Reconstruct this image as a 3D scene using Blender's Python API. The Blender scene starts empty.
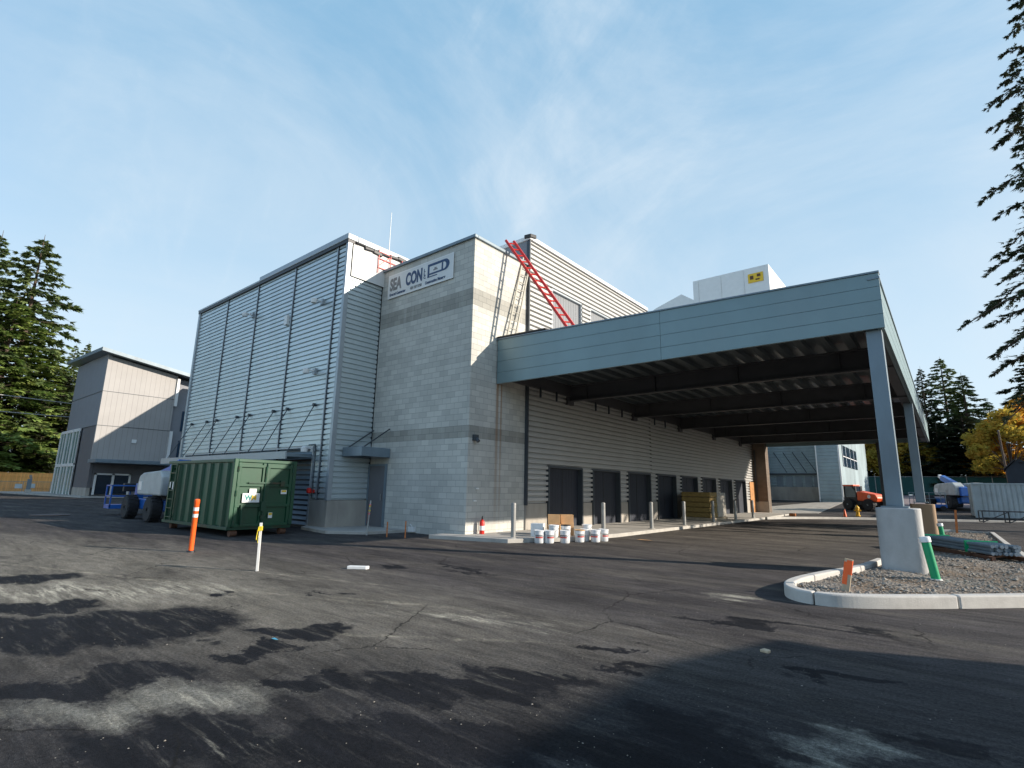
import bpy, bmesh, math, random
import numpy as np
from mathutils import Vector, Matrix, Euler
random.seed(7); rng=np.random.default_rng(11)
C=bpy.context.scene.collection
R=math.radians
# ------------------------------------------------------------------ mesh builder
class MB:
    def __init__(s): s.v=[]; s.f=[]; s.m=[]; s.cur=0
    def add(s,vs,fs):
        o=len(s.v); s.v+= [tuple(p) for p in vs]
        for f in fs: s.f.append([i+o for i in f]); s.m.append(s.cur)
        return s
    def box(s,x0,y0,z0,x1,y1,z1):
        if x0>x1:x0,x1=x1,x0
        if y0>y1:y0,y1=y1,y0
        if z0>z1:z0,z1=z1,z0
        v=[(x0,y0,z0),(x1,y0,z0),(x1,y1,z0),(x0,y1,z0),(x0,y0,z1),(x1,y0,z1),(x1,y1,z1),(x0,y1,z1)]
        return s.add(v,[(0,3,2,1),(4,5,6,7),(0,1,5,4),(1,2,6,5),(2,3,7,6),(3,0,4,7)])
    def obox(s,c,size,M=None):
        a,b,d=[q/2 for q in size]; c=Vector(c)
        v=[Vector((x,y,z)) for z in(-d,d) for x,y in((-a,-b),(a,-b),(a,b),(-a,b))]
        if M is not None: v=[M@p for p in v]
        return s.add([p+c for p in v],[(0,3,2,1),(4,5,6,7),(0,1,5,4),(1,2,6,5),(2,3,7,6),(3,0,4,7)])
    def bar(s,p0,p1,w,h=None):
        p0=Vector(p0);p1=Vector(p1);d=p1-p0;L=d.length
        q=d.to_track_quat('X','Z').to_matrix()
        return s.obox((p0+p1)/2,(L,w,h or w),q)
    def cyl(s,p0,p1,r0,r1=None,n=16,cap=True):
        if r1 is None:r1=r0
        p0=Vector(p0);p1=Vector(p1);d=(p1-p0).normalized()
        q=d.to_track_quat('Z','X').to_matrix()
        v=[]
        for p,r in((p0,r0),(p1,r1)):
            for i in range(n):
                a=2*math.pi*i/n; v.append(p+q@Vector((r*math.cos(a),r*math.sin(a),0)))
        f=[(i,(i+1)%n,n+(i+1)%n,n+i) for i in range(n)]
        if cap: f+= [tuple(range(n-1,-1,-1)),tuple(range(n,2*n))]
        return s.add(v,f)
    def tube(s,pts,r,n=8):
        for a,b in zip(pts,pts[1:]): s.cyl(a,b,r,r,n)
        return s
    def lathe(s,prof,c=(0,0,0),n=24,axis='Z'):
        v=[];k=len(prof)
        for r,z in prof:
            for i in range(n):
                a=2*math.pi*i/n; p=(r*math.cos(a),r*math.sin(a),z)
                if axis=='Y': p=(p[0],p[2],p[1])
                if axis=='X': p=(p[2],p[0],p[1])
                v.append((p[0]+c[0],p[1]+c[1],p[2]+c[2]))
        f=[(j*n+i,j*n+(i+1)%n,(j+1)*n+(i+1)%n,(j+1)*n+i) for j in range(k-1) for i in range(n)]
        f+= [tuple(range(n-1,-1,-1)),tuple(range((k-1)*n,k*n))]
        return s.add(v,f)
    def prism(s,poly,z0,z1,axis='Z',zt=None):
        n=len(poly)
        def P(p,z):
            return (p[0],p[1],z) if axis=='Z' else ((p[0],z,p[1]) if axis=='Y' else (z,p[0],p[1]))
        v=[P(p,z0) for p in poly]+[P(p,z1) for p in poly]
        return s.add(v,[tuple(range(n-1,-1,-1)),tuple(range(n,2*n))]+[(i,(i+1)%n,n+(i+1)%n,n+i) for i in range(n)])
    def build(s,name,mats,parent=None,world=False,bevel=0,smooth=False,fix=True,seg=2):
        me=bpy.data.meshes.new(name)
        v=s.v
        if world and parent is not None:
            l=parent
            off=Vector((0,0,0))
            while l is not None: off+=l.location; l=l.parent
            v=[(p[0]-off.x,p[1]-off.y,p[2]-off.z) for p in v]
        me.from_pydata(v,[],s.f)
        if not isinstance(mats,(list,tuple)): mats=[mats]
        for m in mats: me.materials.append(m)
        if max(s.m,default=0)>0: me.polygons.foreach_set('material_index',s.m)
        if fix:
            bm=bmesh.new(); bm.from_mesh(me); bmesh.ops.recalc_face_normals(bm,faces=bm.faces); bm.to_mesh(me); bm.free()
        if smooth:
            me.polygons.foreach_set('use_smooth',[True]*len(me.polygons))
        me.update()
        o=bpy.data.objects.new(name,me); C.objects.link(o)
        if parent is not None: o.parent=parent
        if bevel:
            b=o.modifiers.new('bevel','BEVEL'); b.width=bevel; b.segments=seg; b.limit_method='ANGLE'; b.angle_limit=R(40)
        if smooth:
            me.set_sharp_from_angle(angle=R(38))
        return o
def tag(o,label=None,cat=None,group=None,kind=None):
    if label: o['label']=label
    if cat: o['category']=cat
    if group: o['group']=group
    if kind: o['kind']=kind
    return o
def thing(name,label,cat,loc=(0,0,0),rz=0,group=None):
    o=bpy.data.objects.new(name,None); C.objects.link(o); o.location=loc; o.rotation_euler=(0,0,rz)
    o.empty_display_size=.3
    return tag(o,label,cat,group)
def dup(o,loc=None,rz=None,label=None,parent=None):
    c=o.copy(); C.objects.link(c); c.parent=parent
    if loc is not None: c.location=loc
    if rz is not None: c.rotation_euler=(0,0,rz)
    if label: c['label']=label
    for ch in list(o.children): dup(ch,parent=c)
    return c
# ------------------------------------------------------------------ materials
def newmat(name):
    m=bpy.data.materials.new(name); m.use_nodes=True; nt=m.node_tree
    return m,nt,nt.nodes['Principled BSDF']
def N(nt,t,**k):
    n=nt.nodes.new(t)
    for a,b in k.items():
        if a.startswith('i_'): n.inputs[a[2:].replace('_',' ')].default_value=b
        else: setattr(n,a,b)
    return n
def mat(name,col,rough=.6,metal=0,var=.12,scale=3.,bump=0,bscale=60,spec=.5,dirt=0,dirtcol=(.12,.09,.06),stretch=(1,1,1),world=True,emit=None):
    m,nt,b=newmat(name); L=nt.links.new
    b.inputs['Roughness'].default_value=rough; b.inputs['Metallic'].default_value=metal
    b.inputs['Specular IOR Level'].default_value=spec
    if world: src=N(nt,'ShaderNodeNewGeometry').outputs['Position']
    else: src=N(nt,'ShaderNodeTexCoord').outputs['Object']
    mp=N(nt,'ShaderNodeMapping'); mp.inputs['Scale'].default_value=stretch; L(src,mp.inputs[0])
    n=N(nt,'ShaderNodeTexNoise'); n.inputs['Scale'].default_value=scale; n.inputs['Detail'].default_value=6; n.inputs['Roughness'].default_value=.6
    L(mp.outputs[0],n.inputs['Vector'])
    mr=N(nt,'ShaderNodeMapRange'); mr.inputs[1].default_value=.3; mr.inputs[2].default_value=.7
    mr.inputs[3].default_value=1-var; mr.inputs[4].default_value=1+var; L(n.outputs['Fac'],mr.inputs[0])
    mx=N(nt,'ShaderNodeMix',data_type='RGBA',blend_type='MULTIPLY'); mx.inputs[0].default_value=1
    mx.inputs[6].default_value=(*col,1); L(mr.outputs[0],mx.inputs[7]); out=mx.outputs[2]
    if dirt:
        n2=N(nt,'ShaderNodeTexNoise'); n2.inputs['Scale'].default_value=scale*.6+.3; n2.inputs['Detail'].default_value=8
        L(mp.outputs[0],n2.inputs['Vector'])
        r2=N(nt,'ShaderNodeMapRange'); r2.inputs[1].default_value=.52; r2.inputs[2].default_value=.72; r2.inputs[3].default_value=0; r2.inputs[4].default_value=dirt
        L(n2.outputs['Fac'],r2.inputs[0])
        m2=N(nt,'ShaderNodeMix',data_type='RGBA'); m2.inputs[7].default_value=(*dirtcol,1); L(r2.outputs[0],m2.inputs[0]); L(out,m2.inputs[6]); out=m2.outputs[2]
    L(out,b.inputs['Base Color'])
    if bump:
        n3=N(nt,'ShaderNodeTexNoise'); n3.inputs['Scale'].default_value=bscale; n3.inputs['Detail'].default_value=4; L(mp.outputs[0],n3.inputs['Vector'])
        bp=N(nt,'ShaderNodeBump'); bp.inputs['Strength'].default_value=bump; bp.inputs['Distance'].default_value=.02; L(n3.outputs['Fac'],bp.inputs['Height']); L(bp.outputs[0],b.inputs['Normal'])
    if emit: b.inputs['Emission Color'].default_value=(*col,1); b.inputs['Emission Strength'].default_value=emit
    return m
M={}
M['clad']=mat('silver_cladding',(.50,.56,.57),.42,.35,.06,1.2,stretch=(1,1,.3),dirt=.12,dirtcol=(.3,.3,.28))
M['cladE']=mat('pale_cladding',(.42,.415,.395),.5,.1,.05,1.2,stretch=(1,1,.3),dirt=.12,dirtcol=(.35,.33,.3))
M['trim']=mat('grey_trim',(.33,.36,.38),.45,.3,.05)
M['trimdark']=mat('dark_trim',(.05,.06,.07),.5,.2,.05)
M['white']=mat('white_metal',(.72,.72,.70),.5,0,.04,2)
M['membrane']=mat('roof_membrane',(.62,.62,.60),.7,0,.08,2,bump=.2,bscale=8)
M['fascia']=mat('fascia_blue_grey',(.19,.27,.285),.42,.15,.07,.9,dirt=.25,dirtcol=(.22,.27,.28),bump=.35,bscale=1.3,stretch=(1,1,.5))
M['steel']=mat('painted_steel_grey',(.17,.22,.255),.45,.15,.12,2,dirt=.35,dirtcol=(.10,.11,.12),stretch=(1,1,.4))
M['beam']=mat('beam_primer_grey',(.07,.07,.075),.55,.1,.15,2)
M['deck']=mat('galvanised_deck',(.17,.20,.215),.32,.55,.15,1.5,stretch=(3,.4,1))
M['door']=mat('door_dark_slate',(.03,.036,.05),.5,.1,.1,2)
M['doorg']=mat('door_grey',(.14,.14,.15),.5,0,.06,2)
M['conc']=mat('concrete',(.42,.40,.36),.85,0,.12,2.5,bump=.25,bscale=40,dirt=.45,dirtcol=(.22,.2,.17))
M['concwall']=mat('concrete_plinth',(.36,.33,.285),.85,0,.14,1.6,bump=.2,bscale=30,dirt=.5,dirtcol=(.17,.16,.15),stretch=(1,1,.35))
M['kerb']=mat('kerb_concrete',(.50,.48,.44),.85,0,.1,4,bump=.3,bscale=60,dirt=.3,dirtcol=(.28,.25,.22))
M['pier']=mat('pier_concrete',(.40,.40,.39),.8,0,.12,2.2,bump=.4,bscale=25,dirt=.6,dirtcol=(.27,.26,.25),stretch=(1,1,.5))
M['pierb']=mat('stained_pier_concrete',(.30,.20,.12),.85,0,.15,2.5,bump=.25,bscale=30,dirt=.5,dirtcol=(.2,.13,.07),stretch=(1,1,.3))
M['glass']=mat('dark_glass',(.02,.03,.045),.08,0,.1,1,spec=.7)
M['glassb']=mat('blue_glass',(.02,.045,.08),.1,0,.1,1,spec=.7)
M['green']=mat('dumpster_green',(.002,.058,.024),.45,0,.2,1.5,dirt=.45,dirtcol=(.03,.035,.02),stretch=(1,1,.5),bump=.08,bscale=6)
M['greend']=mat('dumpster_worn_green',(.006,.05,.025),.5,0,.25,3,dirt=.7,dirtcol=(.09,.035,.015))
M['rust']=mat('rusty_steel',(.11,.05,.028),.8,0,.35,8)
M['blue']=mat('machine_blue',(.012,.11,.42),.4,0,.1,2,dirt=.3,dirtcol=(.05,.07,.1))
M['hood']=mat('machine_grey_hood',(.42,.44,.43),.5,0,.12,2,dirt=.6,dirtcol=(.2,.2,.19))
M['tyre']=mat('tyre_rubber',(.018,.018,.02),.8,0,.2,8,bump=.3)
M['rim']=mat('wheel_rim',(.30,.34,.36),.5,.1,.1,6)
M['black']=mat('black_parts',(.015,.015,.017),.55,0,.1)
M['orange']=mat('safety_orange',(.85,.12,.015),.5,0,.06,6)
M['orangew']=mat('faded_orange_wood',(.50,.17,.05),.75,0,.35,14)
M['stripe']=mat('reflective_white',(.75,.75,.73),.4,0,.05,9)
M['yellow']=mat('hydrant_yellow',(.75,.42,.02),.5,0,.08)
M['ytape']=mat('yellow_ribbon',(.72,.58,.04),.6,0,.15,20)
M['pink']=mat('pink_ribbon',(.75,.16,.20),.6,0,.15,20)
M['wood']=mat('bare_wood',(.48,.38,.26),.8,0,.25,9,stretch=(1,1,.2))
M['palew']=mat('weathered_stake',(.40,.40,.37),.8,0,.2,9,stretch=(1,1,.2))
M['fence']=mat('cedar_fence',(.85,.42,.13),.8,0,.25,3.5,stretch=(1,3,.1))
M['bucket']=mat('white_bucket_plastic',(.74,.75,.75),.4,0,.08,9,dirt=.3,dirtcol=(.45,.44,.42))
M['card']=mat('cardboard',(.52,.31,.15),.85,0,.12,5)
M['red']=mat('red_paint',(.62,.025,.015),.45,0,.1,5)
M['alu']=mat('aluminium',(.38,.36,.30),.5,.2,.08,5)
M['galv']=mat('galvanised_steel',(.30,.30,.285),.5,.4,.12,6)
M['pvc']=mat('green_pipe',(.0,.30,.12),.45,0,.08,5)
M['conduit']=mat('grey_conduit',(.20,.25,.29),.5,.1,.12,5)
M['tele']=mat('telehandler_orange',(.80,.10,.02),.45,0,.1,3)
M['signw']=mat('banner_white',(.66,.67,.66),.6,0,.05,2,dirt=.15,dirtcol=(.45,.46,.46))
M['navy']=mat('print_navy',(.02,.06,.14),.6,0,.04)
M['printg']=mat('print_grey',(.20,.20,.20),.6,0,.08)
M['teal']=mat('print_teal',(.02,.22,.2),.6,0,.04)
M['yel2']=mat('print_yellow',(.75,.48,.03),.6,0,.04)
M['insul']=mat('yellow_packing',(.30,.20,.06),.7,0,.35,6,stretch=(1,1,3))
M['wrap']=mat('shrink_wrap',(.45,.42,.36),.3,0,.3,5,bump=.5,bscale=14)
M['panelL']=mat('taupe_panel',(.40,.38,.36),.7,0,.05,1.5)
M['panelD']=mat('dark_taupe_panel',(.13,.125,.13),.7,0,.06,1.5)
M['panelM']=mat('mid_grey_panel',(.22,.23,.25),.7,0,.06,1.5)
M['far']=mat('far_wing_siding',(.27,.34,.36),.6,.1,.3,.35,stretch=(1,1,.45))
M['shed']=mat('dark_shed_boards',(.03,.035,.045),.8,0,.15,3)
M['cont']=mat('container_white_paint',(.44,.50,.52),.55,.05,.1,1.5,dirt=.3,dirtcol=(.25,.27,.27))
M['screen']=mat('green_windscreen',(.008,.06,.055),.8,0,.2,1.2)
M['iron']=mat('cast_iron_cover',(.12,.085,.075),.7,.2,.2,6,bump=.3)
M['roofred']=mat('red_roof_tiles',(.30,.09,.05),.8,0,.2,3)
M['stonebg']=mat('cream_wall',(.5,.45,.38),.8,0,.1,2)
M['bark']=mat('bark',(.085,.06,.045),.9,0,.3,6,stretch=(1,1,.3),world=False)
M['tarp']=mat('black_tarp',(.012,.012,.014),.5,0,.2,5)
M['bank']=mat('purple_brown_gravel',(.17,.13,.135),.95,0,.2,2,bump=.4,bscale=12)
M['grass']=mat('rough_grass',(.06,.075,.03),.95,0,.35,.4,bump=.4,bscale=5)
def leafmat(name,cols,scale=.8,trans=.25):
    m,nt,b=newmat(name); L=nt.links.new
    tc=N(nt,'ShaderNodeTexCoord'); oi=N(nt,'ShaderNodeObjectInfo')
    n=N(nt,'ShaderNodeTexNoise'); n.inputs['Scale'].default_value=scale; n.inputs['Detail'].default_value=5; n.inputs['Roughness'].default_value=.75
    L(tc.outputs['Object'],n.inputs['Vector'])
    cr=N(nt,'ShaderNodeValToRGB'); e=cr.color_ramp.elements
    e[0].position=.3; e[0].color=(*cols[0],1); e[1].position=.68; e[1].color=(*cols[-1],1)
    for i,c in enumerate(cols[1:-1]): x=e.new(.3+.38*(i+1)/(len(cols)-1)); x.color=(*c,1)
    L(n.outputs['Fac'],cr.inputs[0]); L(cr.outputs[0],b.inputs['Base Color'])
    b.inputs['Roughness'].default_value=.65; b.inputs['Specular IOR Level'].default_value=.25
    tr=N(nt,'ShaderNodeBsdfTranslucent'); L(cr.outputs[0],tr.inputs['Color'])
    ms=N(nt,'ShaderNodeMixShader'); ms.inputs[0].default_value=trans; L(b.outputs[0],ms.inputs[1]); L(tr.outputs[0],ms.inputs[2])
    L(ms.outputs[0],nt.nodes['Material Output'].inputs['Surface']); return m
M['needle']=leafmat('fir_needles',[(.05,.085,.035),(.12,.17,.06),(.23,.26,.09)])
M['needled']=leafmat('dark_fir_needles',[(.02,.038,.022),(.045,.065,.033),(.10,.09,.04)])
M['needley']=leafmat('bright_fir_needles',[(.08,.14,.035),(.19,.27,.07),(.33,.36,.10)])
M['autumn']=leafmat('autumn_leaves',[(.30,.24,.04),(.65,.36,.04),(.70,.24,.04)],.5,.5)
M['leafg']=leafmat('yellow_green_leaves',[(.17,.18,.03),(.42,.32,.05),(.60,.32,.05)],.5,.5)
M['ply']=mat('plywood',(.42,.20,.07),.8,0,.25,3)
M['winpane']=mat('pale_green_glass',(.16,.24,.22),.25,0,.15,.6)
# concrete block with bands
def cmu(name,bands,streak=None):
    m,nt,b=newmat(name); L=nt.links.new
    g=N(nt,'ShaderNodeNewGeometry'); sp=N(nt,'ShaderNodeSeparateXYZ'); L(g.outputs['Position'],sp.inputs[0])
    ad=N(nt,'ShaderNodeMath',operation='ADD'); L(sp.outputs[0],ad.inputs[0]); L(sp.outputs[1],ad.inputs[1])
    cb=N(nt,'ShaderNodeCombineXYZ'); L(ad.outputs[0],cb.inputs[0]); L(sp.outputs[2],cb.inputs[1])
    br=N(nt,'ShaderNodeTexBrick'); L(cb.outputs[0],br.inputs['Vector'])
    br.inputs['Scale'].default_value=1; br.inputs['Brick Width'].default_value=.4064; br.inputs['Row Height'].default_value=.2032
    br.inputs['Mortar Size'].default_value=.0075; br.inputs['Mortar Smooth'].default_value=.2; br.inputs['Bias'].default_value=-.1
    br.inputs['Color1'].default_value=(.54,.53,.48,1); br.inputs['Color2'].default_value=(.42,.415,.38,1); br.inputs['Mortar'].default_value=(.32,.32,.30,1)
    out=br.outputs['Color']
    for z0,z1 in bands:
        a=N(nt,'ShaderNodeMath',operation='GREATER_THAN'); a.inputs[1].default_value=z0; L(sp.outputs[2],a.inputs[0])
        c=N(nt,'ShaderNodeMath',operation='LESS_THAN'); c.inputs[1].default_value=z1; L(sp.outputs[2],c.inputs[0])
        d=N(nt,'ShaderNodeMath',operation='MULTIPLY'); L(a.outputs[0],d.inputs[0]); L(c.outputs[0],d.inputs[1])
        x=N(nt,'ShaderNodeMix',data_type='RGBA',blend_type='MULTIPLY'); x.inputs[7].default_value=(.67,.665,.65,1)
        L(d.outputs[0],x.inputs[0]); L(out,x.inputs[6]); out=x.outputs[2]
    n=N(nt,'ShaderNodeTexNoise'); n.inputs['Scale'].default_value=.7; n.inputs['Detail'].default_value=7; L(g.outputs['Position'],n.inputs['Vector'])
    mr=N(nt,'ShaderNodeMapRange'); mr.inputs[1].default_value=.3; mr.inputs[2].default_value=.7; mr.inputs[3].default_value=.88; mr.inputs[4].default_value=1.1; L(n.outputs['Fac'],mr.inputs[0])
    x=N(nt,'ShaderNodeMix',data_type='RGBA',blend_type='MULTIPLY'); x.inputs[0].default_value=1; L(out,x.inputs[6]); L(mr.outputs[0],x.inputs[7]); out=x.outputs[2]
    # efflorescence / run marks
    mp=N(nt,'ShaderNodeMapping'); mp.inputs['Scale'].default_value=(3.5,3.5,.25); L(g.outputs['Position'],mp.inputs[0])
    n=N(nt,'ShaderNodeTexNoise'); n.inputs['Scale'].default_value=1.2; n.inputs['Detail'].default_value=4; L(mp.outputs[0],n.inputs['Vector'])
    mr=N(nt,'ShaderNodeMapRange'); mr.inputs[1].default_value=.55; mr.inputs[2].default_value=.75; mr.inputs[3].default_value=0; mr.inputs[4].default_value=.28; L(n.outputs['Fac'],mr.inputs[0])
    x=N(nt,'ShaderNodeMix',data_type='RGBA'); L(mr.outputs[0],x.inputs[0]); L(out,x.inputs[6]); x.inputs[7].default_value=(.52,.51,.48,1); out=x.outputs[2]
    if streak:
        for y0,w in streak:
            a=N(nt,'ShaderNodeMath',operation='SUBTRACT'); a.inputs[1].default_value=y0; L(sp.outputs[1],a.inputs[0])
            c=N(nt,'ShaderNodeMath',operation='ABSOLUTE'); L(a.outputs[0],c.inputs[0])
            mr=N(nt,'ShaderNodeMapRange'); mr.inputs[1].default_value=w*.3; mr.inputs[2].default_value=w; mr.inputs[3].default_value=1; mr.inputs[4].default_value=0; L(c.outputs[0],mr.inputs[0])
            h=N(nt,'ShaderNodeMapRange'); h.inputs[1].default_value=.2; h.inputs[2].default_value=5.2; h.inputs[3].default_value=.1; h.inputs[4].default_value=.75; L(sp.outputs[2],h.inputs[0])
            t=N(nt,'ShaderNodeMath',operation='LESS_THAN'); t.inputs[1].default_value=5.3; L(sp.outputs[2],t.inputs[0])
            p=N(nt,'ShaderNodeMath',operation='MULTIPLY'); L(mr.outputs[0],p.inputs[0]); L(h.outputs[0],p.inputs[1])
            q=N(nt,'ShaderNodeMath',operation='MULTIPLY'); L(p.outputs[0],q.inputs[0]); L(t.outputs[0],q.inputs[1])
            x=N(nt,'ShaderNodeMix',data_type='RGBA'); L(q.outputs[0],x.inputs[0]); L(out,x.inputs[6]); x.inputs[7].default_value=(.26,.13,.05,1); out=x.outputs[2]
    L(out,b.inputs['Base Color']); b.inputs['Roughness'].default_value=.85; b.inputs['Specular IOR Level'].default_value=.3
    n=N(nt,'ShaderNodeTexNoise'); n.inputs['Scale'].default_value=35; n.inputs['Detail'].default_value=3; L(g.outputs['Position'],n.inputs['Vector'])
    md=N(nt,'ShaderNodeMath',operation='MULTIPLY_ADD'); md.inputs[1].default_value=-.8; L(br.outputs['Fac'],md.inputs[0]); 
    sc=N(nt,'ShaderNodeMath',operation='MULTIPLY'); sc.inputs[1].default_value=.35; L(n.outputs['Fac'],sc.inputs[0]); L(sc.outputs[0],md.inputs[2])
    bp=N(nt,'ShaderNodeBump'); bp.inputs['Strength'].default_value=.5; bp.inputs['Distance'].default_value=.012; L(md.outputs[0],bp.inputs['Height']); L(bp.outputs[0],b.inputs['Normal'])
    return m
M['cmu']=cmu('concrete_block',[(7.92,8.53),(3.25,3.66)],[(13.95,.10),(14.17,.06)])
M['cmub']=cmu('concrete_block_shaded',[],None)  # end tower blocks: brown colour darkened to stand in for shade
_b=[n for n in M['cmub'].node_tree.nodes if n.type=='TEX_BRICK'][0]; _b.inputs['Color1'].default_value=(.17,.13,.10,1); _b.inputs['Color2'].default_value=(.14,.11,.085,1); _b.inputs['Mortar'].default_value=(.13,.10,.08,1)
for _n in M['cmub'].node_tree.nodes:
    if _n.type=='MIX' and abs(_n.inputs[7].default_value[0]-.52)<.01: _n.inputs[7].default_value=(.19,.15,.12,1)
# vertical ribs (board and batten style lines) for the left building
def ribbed(name,col,pitch,dark=.72):
    m,nt,b=newmat(name); L=nt.links.new
    g=N(nt,'ShaderNodeNewGeometry'); sp=N(nt,'ShaderNodeSeparateXYZ'); L(g.outputs['Position'],sp.inputs[0])
    ad=N(nt,'ShaderNodeMath',operation='ADD'); L(sp.outputs[0],ad.inputs[0]); L(sp.outputs[1],ad.inputs[1])
    pp=N(nt,'ShaderNodeMath',operation='PINGPONG'); pp.inputs[1].default_value=pitch; L(ad.outputs[0],pp.inputs[0])
    mr=N(nt,'ShaderNodeMapRange'); mr.inputs[1].default_value=0; mr.inputs[2].default_value=pitch*.14; mr.inputs[3].default_value=dark; mr.inputs[4].default_value=1; L(pp.outputs[0],mr.inputs[0])
    x=N(nt,'ShaderNodeMix',data_type='RGBA',blend_type='MULTIPLY'); x.inputs[0].default_value=1; x.inputs[6].default_value=(*col,1); L(mr.outputs[0],x.inputs[7])
    n=N(nt,'ShaderNodeTexNoise'); n.inputs['Scale'].default_value=.5; n.inputs['Detail'].default_value=5; L(g.outputs['Position'],n.inputs['Vector'])
    r2=N(nt,'ShaderNodeMapRange'); r2.inputs[3].default_value=.85; r2.inputs[4].default_value=1.15; L(n.outputs['Fac'],r2.inputs[0])
    y=N(nt,'ShaderNodeMix',data_type='RGBA',blend_type='MULTIPLY'); y.inputs[0].default_value=1; L(x.outputs[2],y.inputs[6]); L(r2.outputs[0],y.inputs[7])
    L(y.outputs[2],b.inputs['Base Color']); b.inputs['Roughness'].default_value=.7
    bp=N(nt,'ShaderNodeBump'); bp.inputs['Strength'].default_value=.6; bp.inputs['Distance'].default_value=.03; L(mr.outputs[0],bp.inputs['Height']); L(bp.outputs[0],b.inputs['Normal'])
    return m
M['ribL']=ribbed('light_vertical_ribs',(.35,.335,.32),.22)
M['ribD']=ribbed('slate_door_ribs',(.022,.027,.040),.10,.5)
M['ribG']=ribbed('grey_louvre_ribs',(.20,.21,.22),.10,.25)
# ---- asphalt
def asphalt():
    m,nt,b=newmat('asphalt_lot'); L=nt.links.new
    g=N(nt,'ShaderNodeNewGeometry'); P=g.outputs['Position']
    def noise(scale,det=6,rough=.6,vec=None,dist=0):
        n=N(nt,'ShaderNodeTexNoise'); n.inputs['Scale'].default_value=scale; n.inputs['Detail'].default_value=det; n.inputs['Roughness'].default_value=rough; n.inputs['Distortion'].default_value=dist
        L(vec or P,n.inputs['Vector']); return n
    def rng_(v,a,b_,c,d):
        r=N(nt,'ShaderNodeMapRange'); 
        for i,x in zip((1,2,3,4),(a,b_,c,d)): r.inputs[i].default_value=x
        L(v,r.inputs[0]); return r.outputs[0]
    def math_(op,a,b_):
        n=N(nt,'ShaderNodeMath',operation=op)
        for i,x in enumerate((a,b_)):
            if isinstance(x,(int,float)): n.inputs[i].default_value=x
            else: L(x,n.inputs[i])
        return n.outputs[0]
    def mix(f,a,b_,bt='MIX'):
        x=N(nt,'ShaderNodeMix',data_type='RGBA',blend_type=bt)
        if isinstance(f,(int,float)): x.inputs[0].default_value=f
        else: L(f,x.inputs[0])
        for i,c in ((6,a),(7,b_)):
            if isinstance(c,tuple): x.inputs[i].default_value=(*c,1)
            else: L(c,x.inputs[i])
        return x.outputs[2]
    # warped coordinates for the stains, streaked along the travel direction
    rot=N(nt,'ShaderNodeMapping'); rot.inputs['Rotation'].default_value=(0,0,-.6); rot.inputs['Scale'].default_value=(.35,1.6,1); L(P,rot.inputs[0])
    w1=noise(1.1,2.5,.55,rot.outputs[0]); w2=noise(5,6,.7)
    def centred(n,k):
        s=N(nt,'ShaderNodeVectorMath',operation='SUBTRACT'); L(n.outputs['Color'],s.inputs[0]); s.inputs[1].default_value=(.5,.5,.5)
        t=N(nt,'ShaderNodeVectorMath',operation='SCALE'); L(s.outputs[0],t.inputs[0]); t.inputs['Scale'].default_value=k; return t.outputs[0]
    a1=N(nt,'ShaderNodeVectorMath',operation='ADD'); L(P,a1.inputs[0]); L(centred(w1,1.5),a1.inputs[1])
    a2=N(nt,'ShaderNodeVectorMath',operation='ADD'); L(a1.outputs[0],a2.inputs[0]); L(centred(w2,.75),a2.inputs[1])
    w3=noise(22,4,.7); a3=N(nt,'ShaderNodeVectorMath',operation='ADD'); L(a2.outputs[0],a3.inputs[0]); L(centred(w3,.16),a3.inputs[1])
    W=a3.outputs[0]
    a4=N(nt,'ShaderNodeVectorMath',operation='ADD'); L(P,a4.inputs[0]); L(centred(w2,.22),a4.inputs[1]); W2=a4.outputs[0]
    def blob(cx,cy,a,bb,ang,soft,W=W):
        mp=N(nt,'ShaderNodeMapping',vector_type='TEXTURE'); mp.inputs['Location'].default_value=(cx,cy,0); mp.inputs['Rotation'].default_value=(0,0,ang); mp.inputs['Scale'].default_value=(a,bb,1e4)
        L(W,mp.inputs[0]); ln=N(nt,'ShaderNodeVectorMath',operation='LENGTH'); L(mp.outputs[0],ln.inputs[0])
        return rng_(ln.outputs['Value'],1-soft,1+soft*.3,1,0)
    def union(items,soft):
        o=None
        for it in items:
            v=blob(*it,soft); o=v if o is None else math_('MAXIMUM',o,v)
        return o
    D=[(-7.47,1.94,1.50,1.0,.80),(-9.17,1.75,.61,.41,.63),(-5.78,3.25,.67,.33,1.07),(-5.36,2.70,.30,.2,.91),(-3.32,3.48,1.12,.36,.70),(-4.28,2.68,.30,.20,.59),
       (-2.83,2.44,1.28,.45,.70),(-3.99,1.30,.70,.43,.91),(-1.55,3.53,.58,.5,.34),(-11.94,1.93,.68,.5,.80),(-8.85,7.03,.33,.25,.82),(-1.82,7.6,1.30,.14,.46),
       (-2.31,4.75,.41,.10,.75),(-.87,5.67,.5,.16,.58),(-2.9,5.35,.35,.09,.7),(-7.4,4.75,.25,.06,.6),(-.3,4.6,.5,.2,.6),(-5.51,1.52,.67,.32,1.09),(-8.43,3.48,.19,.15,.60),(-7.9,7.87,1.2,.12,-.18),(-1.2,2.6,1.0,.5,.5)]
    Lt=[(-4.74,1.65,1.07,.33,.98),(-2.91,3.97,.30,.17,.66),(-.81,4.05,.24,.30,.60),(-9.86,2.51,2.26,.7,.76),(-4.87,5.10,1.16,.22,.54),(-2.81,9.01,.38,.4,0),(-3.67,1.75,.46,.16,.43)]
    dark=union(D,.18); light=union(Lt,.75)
    big=noise(.13,5,.55); mid=noise(.9,7,.65,rot.outputs[0]); fine=noise(38,3,.6); fine2=noise(150,2,.6)
    sp=N(nt,'ShaderNodeSeparateXYZ'); L(P,sp.inputs[0])
    base=mix(rng_(big.outputs['Fac'],.35,.65,0,1),(.045,.041,.041),(.070,.063,.060))
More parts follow.
